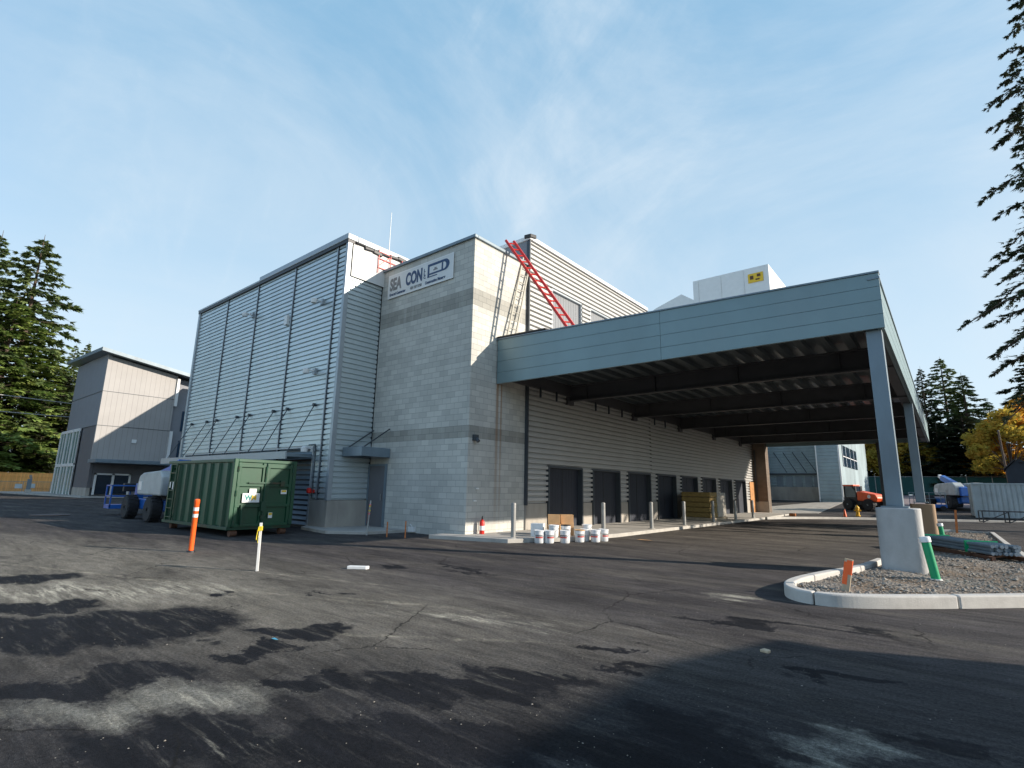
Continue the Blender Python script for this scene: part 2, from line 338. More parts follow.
    # dusty traffic zone to the south-west
    dz=N(nt,'ShaderNodeMapping',vector_type='TEXTURE'); dz.inputs['Location'].default_value=(-12.5,2.6,0); dz.inputs['Rotation'].default_value=(0,0,.15); dz.inputs['Scale'].default_value=(12,3.3,1e4); L(W,dz.inputs[0])
    dl=N(nt,'ShaderNodeVectorMath',operation='LENGTH'); L(dz.outputs[0],dl.inputs[0])
    base=mix(rng_(dl.outputs['Value'],.4,1.15,.75,0),base,(.175,.16,.13))
    dz2=N(nt,'ShaderNodeMapping',vector_type='TEXTURE'); dz2.inputs['Location'].default_value=(-5,23,0); dz2.inputs['Rotation'].default_value=(0,0,-.1); dz2.inputs['Scale'].default_value=(6.5,13,1e4); L(W,dz2.inputs[0])
    dl2=N(nt,'ShaderNodeVectorMath',operation='LENGTH'); L(dz2.outputs[0],dl2.inputs[0])
    base=mix(rng_(dl2.outputs['Value'],.3,1.1,.7,0),base,(.115,.104,.090))
    base=mix(math_('MULTIPLY',rng_(mid.outputs['Fac'],.48,.70,0,1),.5),base,(.15,.135,.11))
    n4=noise(1.1,9,.75,rot.outputs[0],.4); base=mix(rng_(n4.outputs['Fac'],.52,.66,0,.65),base,(.030,.027,.027))
    rot2=N(nt,'ShaderNodeMapping'); rot2.inputs['Rotation'].default_value=(0,0,-.66); rot2.inputs['Scale'].default_value=(.22,1.9,1); L(P,rot2.inputs[0])
    n3=noise(4.2,10,.8,rot2.outputs[0],.3)
    base=mix(math_('MULTIPLY',light,rng_(n3.outputs['Fac'],.46,.60,.0,1)),base,(.40,.375,.30))
    seam=None
    for it in ((-10.4,3.30,5.2,.07,.33),(-6.2,5.0,1.2,.09,.40),(-12,2.0,4.0,.05,.36),(-9.0,5.2,2.6,.05,.30),(-4.6,4.1,1.6,.06,.62)):
        v=blob(*it,.8,W2); seam=v if seam is None else math_('MAXIMUM',seam,v)
    base=mix(math_('MULTIPLY',seam,rng_(noise(3.5,6,.7).outputs['Fac'],.42,.66,.0,.75)),base,(.34,.31,.24))
    # darker zone near the camera
    fd=N(nt,'ShaderNodeMapping',vector_type='TEXTURE'); fd.inputs['Location'].default_value=(-2.6,.6,0); fd.inputs['Rotation'].default_value=(0,0,.72); fd.inputs['Scale'].default_value=(6.6,3.7,1e4); L(W,fd.inputs[0])
    fl=N(nt,'ShaderNodeVectorMath',operation='LENGTH'); L(fd.outputs[0],fl.inputs[0])
    base=mix(math_('MULTIPLY',rng_(fl.outputs['Value'],.66,1.15,1,0),rng_(n3.outputs['Fac'],.46,.72,1,.25)),base,mix(light,(.026,.025,.026),(.15,.145,.125)))
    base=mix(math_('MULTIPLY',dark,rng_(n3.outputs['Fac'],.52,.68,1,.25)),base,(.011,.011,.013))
    base=mix(1.0,base,rng_(noise(.8,7,.7,rot.outputs[0],.8).outputs['Fac'],.3,.7,.62,1.42),'MULTIPLY')
    base=mix(1.0,base,rng_(noise(6,5,.7,rot.outputs[0]).outputs['Fac'],.3,.7,.72,1.3),'MULTIPLY')
    base=mix(1.0,base,rng_(fine.outputs['Fac'],.3,.7,.6,1.4),'MULTIPLY')
    base=mix(1.0,base,rng_(fine2.outputs['Fac'],.3,.7,.5,1.5),'MULTIPLY')
    vc=N(nt,'ShaderNodeTexVoronoi',feature='DISTANCE_TO_EDGE'); vc.inputs['Scale'].default_value=.42; L(W2,vc.inputs['Vector'])
    base=mix(math_('MULTIPLY',rng_(vc.outputs['Distance'],.002,.006,1,0),rng_(noise(.45,2,.5).outputs['Fac'],.50,.58,0,.85)),base,(.012,.011,.010))
    # pale chips
    vo=N(nt,'ShaderNodeTexVoronoi'); vo.inputs['Scale'].default_value=26; L(P,vo.inputs['Vector'])
    c1=rng_(vo.outputs['Distance'],.07,.13,1,0)
    sep=N(nt,'ShaderNodeSeparateColor'); L(vo.outputs['Color'],sep.inputs[0])
    c2=rng_(sep.outputs[0],.93,.94,0,1)
    base=mix(math_('MULTIPLY',c1,c2),base,(.40,.36,.30))
    L(base,b.inputs['Base Color'])
    L(math_('SUBTRACT',.88,math_('MULTIPLY',dark,.12)),b.inputs['Roughness']); b.inputs['Specular IOR Level'].default_value=.12
    bp=N(nt,'ShaderNodeBump'); bp.inputs['Strength'].default_value=.55; bp.inputs['Distance'].default_value=.012; L(fine2.outputs['Fac'],bp.inputs['Height'])
    bp2=N(nt,'ShaderNodeBump'); bp2.inputs['Strength'].default_value=.35; bp2.inputs['Distance'].default_value=.06; L(noise(3,5,.6).outputs['Fac'],bp2.inputs['Height']); L(bp.outputs[0],bp2.inputs['Normal'])
    L(bp2.outputs[0],b.inputs['Normal'])
    return m
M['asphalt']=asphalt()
def gravelmat():
    m,nt,b=newmat('island_gravel'); L=nt.links.new
    g=N(nt,'ShaderNodeNewGeometry'); v=N(nt,'ShaderNodeTexVoronoi'); v.inputs['Scale'].default_value=22; L(g.outputs['Position'],v.inputs['Vector'])
    cr=N(nt,'ShaderNodeValToRGB'); e=cr.color_ramp.elements; e[0].color=(.10,.085,.07,1); e[1].color=(.30,.27,.23,1)
    sp=N(nt,'ShaderNodeSeparateColor'); L(v.outputs['Color'],sp.inputs[0]); L(sp.outputs[0],cr.inputs[0])
    n=N(nt,'ShaderNodeTexNoise'); n.inputs['Scale'].default_value=1.1; n.inputs['Detail'].default_value=6; L(g.outputs['Position'],n.inputs['Vector'])
    mr=N(nt,'ShaderNodeMapRange'); mr.inputs[1].default_value=.42; mr.inputs[2].default_value=.6; L(n.outputs['Fac'],mr.inputs[0])
    x=N(nt,'ShaderNodeMix',data_type='RGBA'); L(mr.outputs[0],x.inputs[0]); L(cr.outputs[0],x.inputs[6]); x.inputs[7].default_value=(.17,.125,.085,1)
    L(x.outputs[2],b.inputs['Base Color']); b.inputs['Roughness'].default_value=.95
    bp=N(nt,'ShaderNodeBump'); bp.inputs['Strength'].default_value=.8; bp.inputs['Distance'].default_value=.03; L(v.outputs['Distance'],bp.inputs['Height']); L(bp.outputs[0],b.inputs['Normal'])
    return m
M['gravel']=gravelmat()
M['stone']=mat('loose_stone',(.25,.225,.19),.9,0,.5,9)
# ------------------------------------------------------------------ world, sun, camera
SUNK,SUNM=.42,.46
sd=Vector((1,SUNM,SUNK)).normalized()
elev=math.asin(sd.z); az=math.atan2(sd.x,sd.y)   # clockwise from +Y
w=bpy.data.worlds.new('World'); bpy.context.scene.world=w; w.use_nodes=True; nt=w.node_tree; L=nt.links.new
bg=nt.nodes['Background']; sky=N(nt,'ShaderNodeTexSky',sky_type='NISHITA'); sky.sun_disc=False; sky.sun_elevation=elev; sky.sun_rotation=az
sky.air_density=1.0; sky.dust_density=.6; sky.ozone_density=2.0; sky.altitude=50
tc=N(nt,'ShaderNodeTexCoord')
def cloud(scale,rotz,st,lo,hi,mx,roty=0,dist=.6):
    mp=N(nt,'ShaderNodeMapping'); mp.inputs['Rotation'].default_value=(roty,.5,rotz); mp.inputs['Scale'].default_value=st; L(tc.outputs['Generated'],mp.inputs[0])
    n=N(nt,'ShaderNodeTexNoise'); n.inputs['Scale'].default_value=scale; n.inputs['Detail'].default_value=9; n.inputs['Roughness'].default_value=.62; n.inputs['Distortion'].default_value=dist; L(mp.outputs[0],n.inputs['Vector'])
    r=N(nt,'ShaderNodeMapRange',interpolation_type='SMOOTHSTEP'); r.inputs[1].default_value=lo; r.inputs[2].default_value=hi; r.inputs[3].default_value=0; r.inputs[4].default_value=mx; L(n.outputs['Fac'],r.inputs[0]); return r.outputs[0]
ca=cloud(1.3,.7,(1,.38,1.5),.33,.74,.70); cb_=cloud(3.0,1.3,(.5,2.0,1),.50,.85,.42,.4,1.0)
ad=N(nt,'ShaderNodeMath',operation='ADD',use_clamp=True); L(ca,ad.inputs[0]); L(cb_,ad.inputs[1])
sx=N(nt,'ShaderNodeSeparateXYZ'); L(tc.outputs['Generated'],sx.inputs[0])
def wmr(out,a,b,c,d):
    r=N(nt,'ShaderNodeMapRange',interpolation_type='SMOOTHSTEP')
    for i,x in zip((1,2,3,4),(a,b,c,d)): r.inputs[i].default_value=x
    L(out,r.inputs[0]); return r.outputs[0]
def wmul(a,b):
    n=N(nt,'ShaderNodeMath',operation='MULTIPLY'); L(a,n.inputs[0]); L(b,n.inputs[1]); return n.outputs[0]
def wmix(f,a,b):
    n=N(nt,'ShaderNodeMix',data_type='RGBA'); L(f,n.inputs[0])
    for i,c in ((6,a),(7,b)):
        if isinstance(c,tuple): n.inputs[i].default_value=(*c,1)
        else: L(c,n.inputs[i])
    return n.outputs[2]
veil=wmix(wmr(sx.outputs[2],.05,.72,0,1),(2.4,2.95,3.35),(1.02,1.92,2.72))
part=wmul(wmr(sx.outputs[1],-.5,.15,.30,1),wmr(sx.outputs[2],.74,.96,1,.25))
c1=wmix(wmul(wmr(sx.outputs[2],0,1,.92,.8),part),sky.outputs[0],veil)
c2=wmix(wmul(ad.outputs[0],part),c1,(2.6,3.0,3.35))
L(c2,bg.inputs['Color']); bg.inputs['Strength'].default_value=.13
sl=bpy.data.lights.new('sun','SUN'); sl.energy=3.3; sl.angle=R(.5); sl.color=(1,.895,.77)
so=bpy.data.objects.new('sun',sl); C.objects.link(so); so.rotation_euler=(-sd).to_track_quat('-Z','Y').to_euler(); so.location=(30,20,30)
F,YAW,PITCH,ROLL=523.143,-.691174661,.196986984,.0189414051
f=Vector((math.sin(YAW)*math.cos(PITCH),math.cos(YAW)*math.cos(PITCH),math.sin(PITCH))); r=Vector((math.cos(YAW),-math.sin(YAW),0)); u=r.cross(f)
r2=r*math.cos(ROLL)+u*math.sin(ROLL); u2=-r*math.sin(ROLL)+u*math.cos(ROLL)
cam=bpy.data.cameras.new('camera'); co=bpy.data.objects.new('camera',cam); C.objects.link(co)
co.matrix_world=Matrix(((r2.x,u2.x,-f.x,0),(r2.y,u2.y,-f.y,0),(r2.z,u2.z,-f.z,1.6),(0,0,0,1)))
cam.sensor_width=36; cam.lens=F/1024*36; cam.clip_end=3000; cam.clip_start=.05
sc=bpy.context.scene; sc.camera=co
sc.view_settings.view_transform='Standard'; sc.view_settings.look='None'; sc.view_settings.gamma=1; sc.view_settings.exposure=1.15
sc.render.resolution_x=1024; sc.render.resolution_y=768
# ================================================================== setting
def P3(axis,pl,sgn,a,o,z): return (a,pl+sgn*o,z) if axis=='X' else (pl+sgn*o,a,z)
def clad(mb,axis,pl,sgn,a0,a1,z0,z1,holes=(),pitch=.2,depth=.06,rec=.23):
    n=int(round((z1-z0)/pitch)); pitch=(z1-z0)/n
    prof=[(0,0),(0,rec),(depth,rec+.05),(depth,.95),(0,1.0)]
    for i in range(n):
        zb=z0+i*pitch; zc=zb+pitch/2
        iv=[(a0,a1)]
        for h0,h1,g0,g1 in holes:
            if g0<zc<g1:
                nv=[]
                for s,e in iv:
                    if h1<=s or h0>=e: nv.append((s,e)); continue
                    if s<h0: nv.append((s,h0))
                    if e>h1: nv.append((h1,e))
                iv=nv
        for s,e in iv:
            vs=[];
            for o,t in prof: vs+=[P3(axis,pl,sgn,s,o,zb+t*pitch),P3(axis,pl,sgn,e,o,zb+t*pitch)]
            mb.add(vs,[(2*k,2*k+1,2*k+3,2*k+2) for k in range(4)]); mb.add([vs[8],vs[9],P3(axis,pl,sgn,e,0,zb+pitch),P3(axis,pl,sgn,s,0,zb+pitch)],[(0,1,2,3)])
            # closed rib ends
            for base in (0,1):
                mb.add([vs[2*k+base] for k in (1,2,3,4)],[(0,1,2,3)])
    return mb
def gh(y): return 0 if y<47 else (.9*(y-47)/13 if y<60 else (.9+.8*(y-60)/35 if y<95 else 1.7))
def sheet(name,xs,ys,m,dz=0,kind='structure'):
    b=MB(); n=len(xs)
    v=[(x,y,gh(y)+dz) for y in ys for x in xs]
    b.add(v,[(j*n+i,j*n+i+1,(j+1)*n+i+1,(j+1)*n+i) for j in range(len(ys)-1) for i in range(n-1)])
    o=b.build(name,m); return tag(o,kind=kind)
sheet('ground',[-900,-95,60,900],[-900,-60,47,60,95,900],M['grass'],-.01)
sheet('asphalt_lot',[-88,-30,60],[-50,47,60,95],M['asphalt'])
sheet('gravel_bank',[-6.8,40],[57.5,60,95,110],M['bank'],.006)
def flat(name,poly,z0,z1,m,kind='structure',bevel=.015):
    o=MB().prism(poly,z0,z1).build(name,m,bevel=bevel); return tag(o,kind=kind)
flat('walkway_slab',[(-12.9,11.6),(-10.35,12.45),(-9.35,14.6),(-9.15,17),(-9.15,36.2),(-9.6,44.6),(-12.3,46.4),(-12.9,46.4)],-.05,.12,M['conc'])
flat('door_slab',[(-18.9,10.9),(-18.4,10.35),(-16.3,10.05),(-15.2,10.9),(-15.1,12.6),(-18.9,12.6)],-.05,.10,M['conc'])
flat('concrete_ramp',[(-11.6,46.6),(-8.3,48.4),(-8.0,59.7),(-15.5,62)],-.02,.02,M['concwall'],bevel=0)
o=bpy.data.objects['concrete_ramp']
for v in o.data.vertices: v.co.z+=gh(v.co.y)
def strip(pts,w,z0,z1):
    mb=MB(); n=len(pts); Ls=[];Rs=[]
    for i,p in enumerate(pts):
        a=Vector(pts[max(i-1,0)]);b=Vector(pts[min(i+1,n-1)]); d=(b-a).normalized(); q=Vector((-d.y,d.x))*w/2
        Ls.append(Vector(p)+q);Rs.append(Vector(p)-q)
    v=[]
    for l,r_ in zip(Ls,Rs): v+=[(l.x,l.y,z0),(l.x,l.y,z1),(r_.x,r_.y,z1),(r_.x,r_.y,z0)]
    f=[]
    for i in range(n-1):
        for k in range(4): f.append((4*i+k,4*i+(k+1)%4,4*i+4+(k+1)%4,4*i+4+k))
    f+=[(0,1,2,3),(4*n-1,4*n-2,4*n-3,4*n-4)]
    return mb.add(v,f)
def smooth_poly(pts,it=3):
    for _ in range(it):
        q=[pts[0]]
        for a,b in zip(pts,pts[1:]):
            q.append((a[0]*.75+b[0]*.25,a[1]*.75+b[1]*.25)); q.append((a[0]*.25+b[0]*.75,a[1]*.25+b[1]*.75))
        q.append(pts[-1]); pts=q
    return pts
kerb=smooth_poly([(-1.42,15.2),(-1.60,13.2),(-2.05,11.6),(-2.28,10.2),(-2.1,9.42),(-1.7,9.22),(-1.3,9.38),(-.7,9.90),(.6,11.30),(2.0,12.9)],3)
def kerb_segments(pts,w,z0,z1,seg,gap=.012):
    P_=[Vector(p) for p in pts]; mb=MB(); acc=[P_[0]]; d=0
    dense=[P_[0]]
    for a,b_ in zip(P_,P_[1:]):
        n=max(1,int((b_-a).length/.06))
        for k in range(1,n+1): dense.append(a.lerp(b_,k/n))
    cur=[dense[0]]; d=0
    for a,b_ in zip(dense,dense[1:]):
        d+=(b_-a).length; cur.append(b_)
        if d>seg: 
            s_=strip([tuple(p) for p in cur[:-1]]+[tuple(cur[-1]-(cur[-1]-cur[-2])*.3)],w,z0,z1); mb.add(s_.v,s_.f); cur=[b_]; d=0
    if len(cur)>1: s_=strip([tuple(p) for p in cur],w,z0,z1); mb.add(s_.v,s_.f)
    return mb
o=kerb_segments(kerb,.16,-.05,.18,2.05).build('island_kerb',M['kerb'],bevel=.025); tag(o,kind='structure')
o=strip([(2.0,12.9),(2.2,13.4),(1.95,15.5),(1.32,19),(1.22,24),(1.18,31),(-.2,31.3),(-1.3,30.6),(-1.42,28)],.16,-.05,.15).build('island_kerb_rear',M['kerb'],bevel=.02); tag(o,kind='structure')
o=strip(smooth_poly([(-9.1,36.2),(-8.3,38.4),(-6.2,41.2),(-3.6,43.4),(-.5,45.6),(4,48.5)],2),.16,-.05,.14).build('yard_kerb',M['kerb'],bevel=.02); tag(o,kind='structure')
# kerb joint fillers (thin dark gaps)
# gravel bed with a rough surface
def gravel_bed():
    poly=[Vector(p) for p in kerb]+[Vector((1.95,15.5)),Vector((1.32,19)),Vector((1.22,24)),Vector((1.18,31)),Vector((-1.3,30.6)),Vector((-1.42,28))]
    def inside(x,y):
        c=False;n=len(poly)
        for i in range(n):
            a=poly[i];b=poly[i-1]
            if (a.y>y)!=(b.y>y) and x<(b.x-a.x)*(y-a.y)/(b.y-a.y)+a.x: c=not c
        return c
    bm=bmesh.new(); bm.faces.new([bm.verts.new((p.x,p.y,.07)) for p in poly])
    bm.faces.ensure_lookup_table()
    for k in range(-3,3):
        bmesh.ops.bisect_plane(bm,geom=bm.verts[:]+bm.edges[:]+bm.faces[:],plane_co=(k*.5,0,0),plane_no=(1,0,0))
    for k in range(17,63):
        bmesh.ops.bisect_plane(bm,geom=bm.verts[:]+bm.edges[:]+bm.faces[:],plane_co=(0,k*.5,0),plane_no=(0,1,0))
    for v in bm.verts:
        if not v.is_boundary: v.co.z+=.03*math.sin(v.co.x*3+v.co.y*1.3)*math.cos(v.co.y*1.9)+.01+rng.uniform(-.02,.02)
    me=bpy.data.meshes.new('gravel_bed'); bm.to_mesh(me); bm.free(); me.materials.append(M['gravel'])
    o=bpy.data.objects.new('gravel_bed',me); C.objects.link(o); tag(o,kind='structure')
    mb=MB(); ico=[(0,0,1),(.9,0,.2),(.28,.85,.25),(-.72,.53,.2),(-.72,-.53,.3),(.28,-.85,.2),(0,0,-.6)]
    fc=[(0,1,2),(0,2,3),(0,3,4),(0,4,5),(0,5,1),(6,2,1),(6,3,2),(6,4,3),(6,5,4),(6,1,5)]
    n=0
    while n<6500:
        x=rng.uniform(-2.3,2.0); y=9.2+22*rng.random()**1.8
        if not inside(x,y): continue
        s=rng.uniform(.010,.030) if rng.random()<.93 else rng.uniform(.03,.065)
        a=rng.uniform(0,6.28); ca,sa=math.cos(a),math.sin(a); z=.085+.03*math.sin(x*3+y*1.3)*math.cos(y*1.9)
        e=[s*rng.uniform(.7,1.3) for _ in range(3)]
        mb.add([(x+(p[0]*ca-p[1]*sa)*e[0],y+(p[0]*sa+p[1]*ca)*e[1],z+p[2]*e[2]*.7) for p in ico],fc); n+=1
    tag(mb.build('loose_gravel',M['stone'],fix=False),'crushed grey and tan stones covering the kerbed island','gravel',kind='stuff')
    mb=MB()
    for _ in range(420):
        d=1.8+14*rng.random()**1.6; a=YAW+rng.uniform(-.75,.75); x=d*math.sin(a); y=d*math.cos(a)
        if x<-12.3 or inside(x,y) or (x<-8.8 and y>11): continue
        s=rng.uniform(.003,.009); q=rng.uniform(0,6.28); ca,sa=math.cos(q),math.sin(q)
        e=[s*rng.uniform(.6,1.6) for _ in range(3)]
        mb.add([(x+(p[0]*ca-p[1]*sa)*e[0],y+(p[0]*sa+p[1]*ca)*e[1],.002+p[2]*e[2]*.6) for p in ico],fc)
    tag(mb.build('asphalt_grit',M['stone'],fix=False),'small pale stone chips scattered over the asphalt','grit',kind='stuff')
gravel_bed()
# ================================================================== main building: louvred wing
LX0,LX1,LY0,LZ=-32.35,-17.6,10.85,11.2
t=thing('louvered_wing','three storey wing clad in grey horizontal ribbed metal with tie rods and low canopy','building',(-25,18,0))
b=MB(); 
clad(b,'X',LY0,-1,LX0,LX1,1.06,LZ,holes=[(-31.6,-18.72,.9,3.06)])
clad(b,'Y',LX1,1,LY0,12.5,1.06,9.8)
clad(b,'Y',LX0,-1,LY0,40,.4,LZ)
b.build('wall_cladding',M['clad'],t,world=True)
b=MB().box(LX0+.06,LY0+.06,.0,LX1-.06,40,LZ-.02); b.build('core_wall',M['trimdark'],t,world=True)
b=MB()
b.box(-18.72,LY0-.09,0,LX1+.10,LY0+.4,1.05); b.box(LX1-.05,LY0+.4,0,LX1+.10,12.5,1.05)
MB().box(LX0,LY0-.08,0,-31.65,LY0+.2,1.05).build('plinth',M['concwall'],t,world=True)
b.build('plinth',M['concwall'],t,world=True,bevel=.01)
b=MB() # open louvre blades behind the container
z=.1
while z<3.0:
    b.add([(-31.6,LY0-.02,z),(-18.72,LY0-.02,z),(-18.72,LY0+.05,z+.12),(-31.6,LY0+.05,z+.12)],[(0,1,2,3)]); z+=.19
b.build('louvre_blades',M['steel'],t,world=True)
for x in (-28.6,-25.15,-21.6,-18.25):
    o=MB().box(x-.035,LY0-.10,1.06,x+.02,LY0-.02,LZ).build('batten',M['trim'],t,world=True)
    MB().box(x+.022,LY0-.09,1.06,x+.06,LY0-.01,LZ).build('shadow_joint',M['trimdark'],o,world=True)
MB().box(LX1-.02,LY0-.13,1.05,LX1+.13,LY0+.0,LZ).box(LX1-.02,LY0+.0,1.05,LX1+.13,LY0+.05,LZ).build('corner_trim',M['trim'],t,world=True)
MB().box(LX0-.13,LY0-.13,.4,LX0+.1,LY0+.1,LZ).build('corner_trim',M['trim'],t,world=True)
for x in (-31.6,-18.72): MB().box(x-.04,LY0-.12,0.02,x+.04,LY0+.05,3.06).build('louvre_jamb',M['trim'],t,world=True)
MB().box(-31.56,LY0-.12,3.0,-18.76,LY0+.02,3.06).build('louvre_head',M['trim'],t,world=True)
b=MB()
b.box(LX0-.17,LY0-.17,LZ+.06,-25,LY0+.3,LZ+.18); b.box(-25,LY0-.18,LZ+.07,-17.45,LY0+.3,LZ+.32)
b.box(LX1-.3,LY0+.3,LZ+.07,-17.45,40,LZ+.32)
b.build('coping',M['trim'],t,world=True,bevel=.03)
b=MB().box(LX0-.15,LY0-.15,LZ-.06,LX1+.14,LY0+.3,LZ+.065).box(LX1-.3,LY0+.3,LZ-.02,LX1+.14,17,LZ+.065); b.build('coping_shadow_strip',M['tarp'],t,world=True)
b=MB(); 
pts=[(LX1+.125,LY0+.11),(LX1+.15,LY0+1.2),(LX1+.12,LY0+2.4),(LX1+.15,LY0+3.6),(LX1+.12,16.5)]
for (x0,y0),(x1,y1) in zip(pts,pts[1:]): b.add([(x0,y0,9.78),(x1,y1,9.78),(x1,y1,LZ-.0),(x0,y0,LZ-.0)],[(0,1,2,3)])
b.build('parapet_membrane',M['membrane'],t,world=True,smooth=True)
b=MB()
for i in range(14):
    y0=LY0+.4+i*.42; zz=LZ+.02-.08*math.sin(i*.9)-(.25 if i>9 else 0)
    b.obox((LX1+.18,y0,zz),(.08,.46,.09+.05*(i%3)),Euler((.1*math.sin(i*2.1),0,0)).to_matrix())
b.obox((LX1+.2,15.9,LZ-.35),(.4,1.4,.35),Euler((-.25,.2,0)).to_matrix())
b.build('loose_tarp',M['tarp'],t,world=True,bevel=.04)
b=MB().box(LX0+.3,LY0+.3,LZ-.01,LX1-.3,39.7,LZ+.05); b.build('roof',M['membrane'],t,world=True)
# low suspended canopy with tie rods
b=MB().box(-31.8,LY0-1.1,2.60,-18.8,LY0-.08,2.74)
b.build('low_canopy',M['steel'],t,world=True,bevel=.02)
b=MB().box(-31.8,LY0-1.16,2.52,-18.8,LY0-1.10,2.80); b.build('canopy_edge',M['trim'],t,world=True)
rods=[]
for x in (-18.95,-21.05,-22.25,-24.5,-25.8,-28.1,-29.3,-31.3):
    q=MB().bar((x,LY0-.10,4.68),(x,LY0-1.05,2.74),.03); q.cyl((x,LY0-.03,4.68),(x,LY0-.17,4.68),.065,n=10)
    q.build('tie_rod',M['trimdark'],t,world=True)
for x,z in ((-19.05,8.95),(-25.4,9.65),(-19.15,6.05),(-18.72,2.95)):
    q=MB().box(x-.09,LY0-.17,z-.12,x+.09,LY0-.05,z+.12); o=q.build('wall_light',M['trim'],t,world=True)
    q=MB().bar((x,LY0-.1,z),(x,LY0-.42,z+.02),.05); q.lathe([(.03,z-.16),(.12,z-.14),(.13,z+.02),(.05,z+.08)],(x,LY0-.48,0),n=12); q.build('lamp_head',M['white'],o,world=True)
q=MB().box(-22.03,LY0-.18,8.5,-21.78,LY0-.05,8.95).build('junction_box',M['white'],t,world=True,bevel=.01)
q=MB().tube([(-18.45,LY0-.16,1.1),(-18.45,LY0-.16,2.9),(-18.45,LY0-.2,3.1),(-18.9,LY0-.2,3.1)],.022); q.tube([(-18.05,LY0-.16,1.4),(-18.05,LY0-.16,3.3)],.025); q.build('conduit',M['trimdark'],t,world=True)
q=MB().lathe([(.07,-.1),(.09,-.05),(.09,.05),(.05,.1)],(-18.5,LY0-.26,1.38),n=12,axis='Z'); q.box(-18.56,LY0-.3,1.3,-18.44,LY0-.05,1.42); q.build('standpipe_valve',M['red'],t,world=True)
# antenna and red/white roof barrier
q=MB().cyl((-19.3,14,11.2),(-19.3,14,14.5),.028,.014,8)
tag(q.build('antenna_mast',M['white']),'thin white antenna mast standing on the ribbed wing roof','antenna')
t=thing('roof_barrier','red and white barrier netting on the roof edge beside the antenna','barrier',(-17.4,12.6,10.5))
q=MB()
for y in (12.15,12.75,13.35): MB().bar((-17.40,y,10.3),(-17.40,y,11.35),.03).build('post',M['red'],t,world=True)
q=MB()
for z in (10.55,10.95,11.25): q.bar((-17.42,12.15,z),(-17.42,13.35,z),.035,.03)
q.bar((-17.42,12.15,10.6),(-17.42,12.75,11.2),.03)
q.build('rail',M['red'],t,world=True)
# ================================================================== block tower
t=thing('block_tower','tall corner building of pale concrete blocks with two darker bands','building',(-15,14,0))
b=MB()
b.box(-17.52,12.53,0,-12.21,15.60,10.42); b.build('block_wall',M['cmu'],t,world=True)
b=MB().box(-17.62,12.45,10.42,-12.13,12.62,10.54); b.box(-12.32,12.62,10.42,-12.13,15.6,10.54); b.build('coping',M['steel'],t,world=True,bevel=.015)
b=MB().box(-17.4,12.65,10.4,-12.35,15.6,10.43); b.build('roof',M['membrane'],t,world=True)
d=MB().box(-17.46,12.485,.10,-16.50,12.525,2.35); o=d.build('door',M['doorg'],t,world=True,bevel=.01)
q=MB().box(-17.54,12.46,.10,-17.46,12.528,2.42); q.box(-16.50,12.46,.10,-16.42,12.528,2.42); q.box(-17.46,12.46,2.35,-16.50,12.528,2.42); q.build('door_frame',M['steel'],o,world=True)
q=MB().bar((-16.62,12.44,1.05),(-16.62,12.44,1.3),.03); q.bar((-16.62,12.49,1.1),(-16.62,12.43,1.1),.02); q.build('handle',M['galv'],o,world=True)
b=MB().box(-17.5,11.3,2.72,-16.35,12.5,2.76); b.box(-17.52,11.24,2.66,-16.3,11.3,3.0); b.box(-16.36,11.3,2.66,-16.3,12.52,3.0); b.box(-17.52,11.3,2.66,-17.46,12.5,3.0)
o=b.build('awning',M['steel'],t,world=True,bevel=.01)
for x in (-17.4,-16.4): MB().bar((x,12.5,3.75),(x,11.4,3.0),.04).build('tie_rod',M['trimdark'],o,world=True)
MB().box(-12.2,12.72,3.15,-12.08,12.9,3.35).cyl((-12.1,12.81,3.22),(-12.0,12.81,3.12),.06,n=10).build('camera_housing',M['trimdark'],t,world=True)
for y,z in ((12.95,1.55),(12.85,1.15)): MB().box(-12.205,y,z,-12.17,y+.14,z+.05).build('paint_dab',M['white'],t,world=True)
MB().box(-14.9,12.42,.05,-14.6,12.52,.22).bar((-14.75,12.45,.2),(-14.75,12.38,.3),.05).build('hose_bib',M['stripe'],t,world=True)
# banner
def text(name,s,size,m,parent,x,z,y,extr=.002,sx=1,align='LEFT'):
    cu=bpy.data.curves.new(name,'FONT'); cu.body=s; cu.size=size; cu.extrude=extr; cu.offset=size*.045; cu.align_x=align
    o=bpy.data.objects.new(name,cu); C.objects.link(o); dg=bpy.context.evaluated_depsgraph_get(); me=bpy.data.meshes.new_from_object(o.evaluated_get(dg)); bpy.data.objects.remove(o)
    me.materials.clear(); me.materials.append(m)
    p=bpy.data.objects.new(name,me); C.objects.link(p); p.parent=parent; p.location=(x,y,z); p.rotation_euler=(R(90),0,0); p.scale=(sx,1,1); return p
t=thing('banner_sign','white contractor banner with grey and navy lettering high on the block wall','sign',(-17.05,12.50,9.15))
MB().box(0,-.02,0,3.8,0.02,.98).build('banner_sheet',M['signw'],t)
MB().box(-.02,-.025,-.02,3.82,-.015,.03).box(-.02,-.025,.95,3.82,-.015,1.0).box(-.02,-.025,.03,.03,-.015,.95).box(3.77,-.025,.03,3.82,-.015,.95).build('hem',M['white'],t)
text('lettering','SEA',.70,M['printg'],t,.10,.33,-.026,sx=.62); text('lettering','CON',.70,M['navy'],t,1.10,.33,-.026,sx=.62)
for i,c in enumerate('LLC'): text('lettering',c,.17,M['navy'],t,2.18,.62-i*.14,-.026)
text('lettering','General Contractor',.155,M['navy'],t,.10,.09,-.026,sx=.80); text('lettering','425 837 9720',.15,M['printg'],t,1.40,.09,-.026,sx=.82); text('lettering','Construction Manager',.155,M['navy'],t,2.28,.09,-.026,sx=.80)
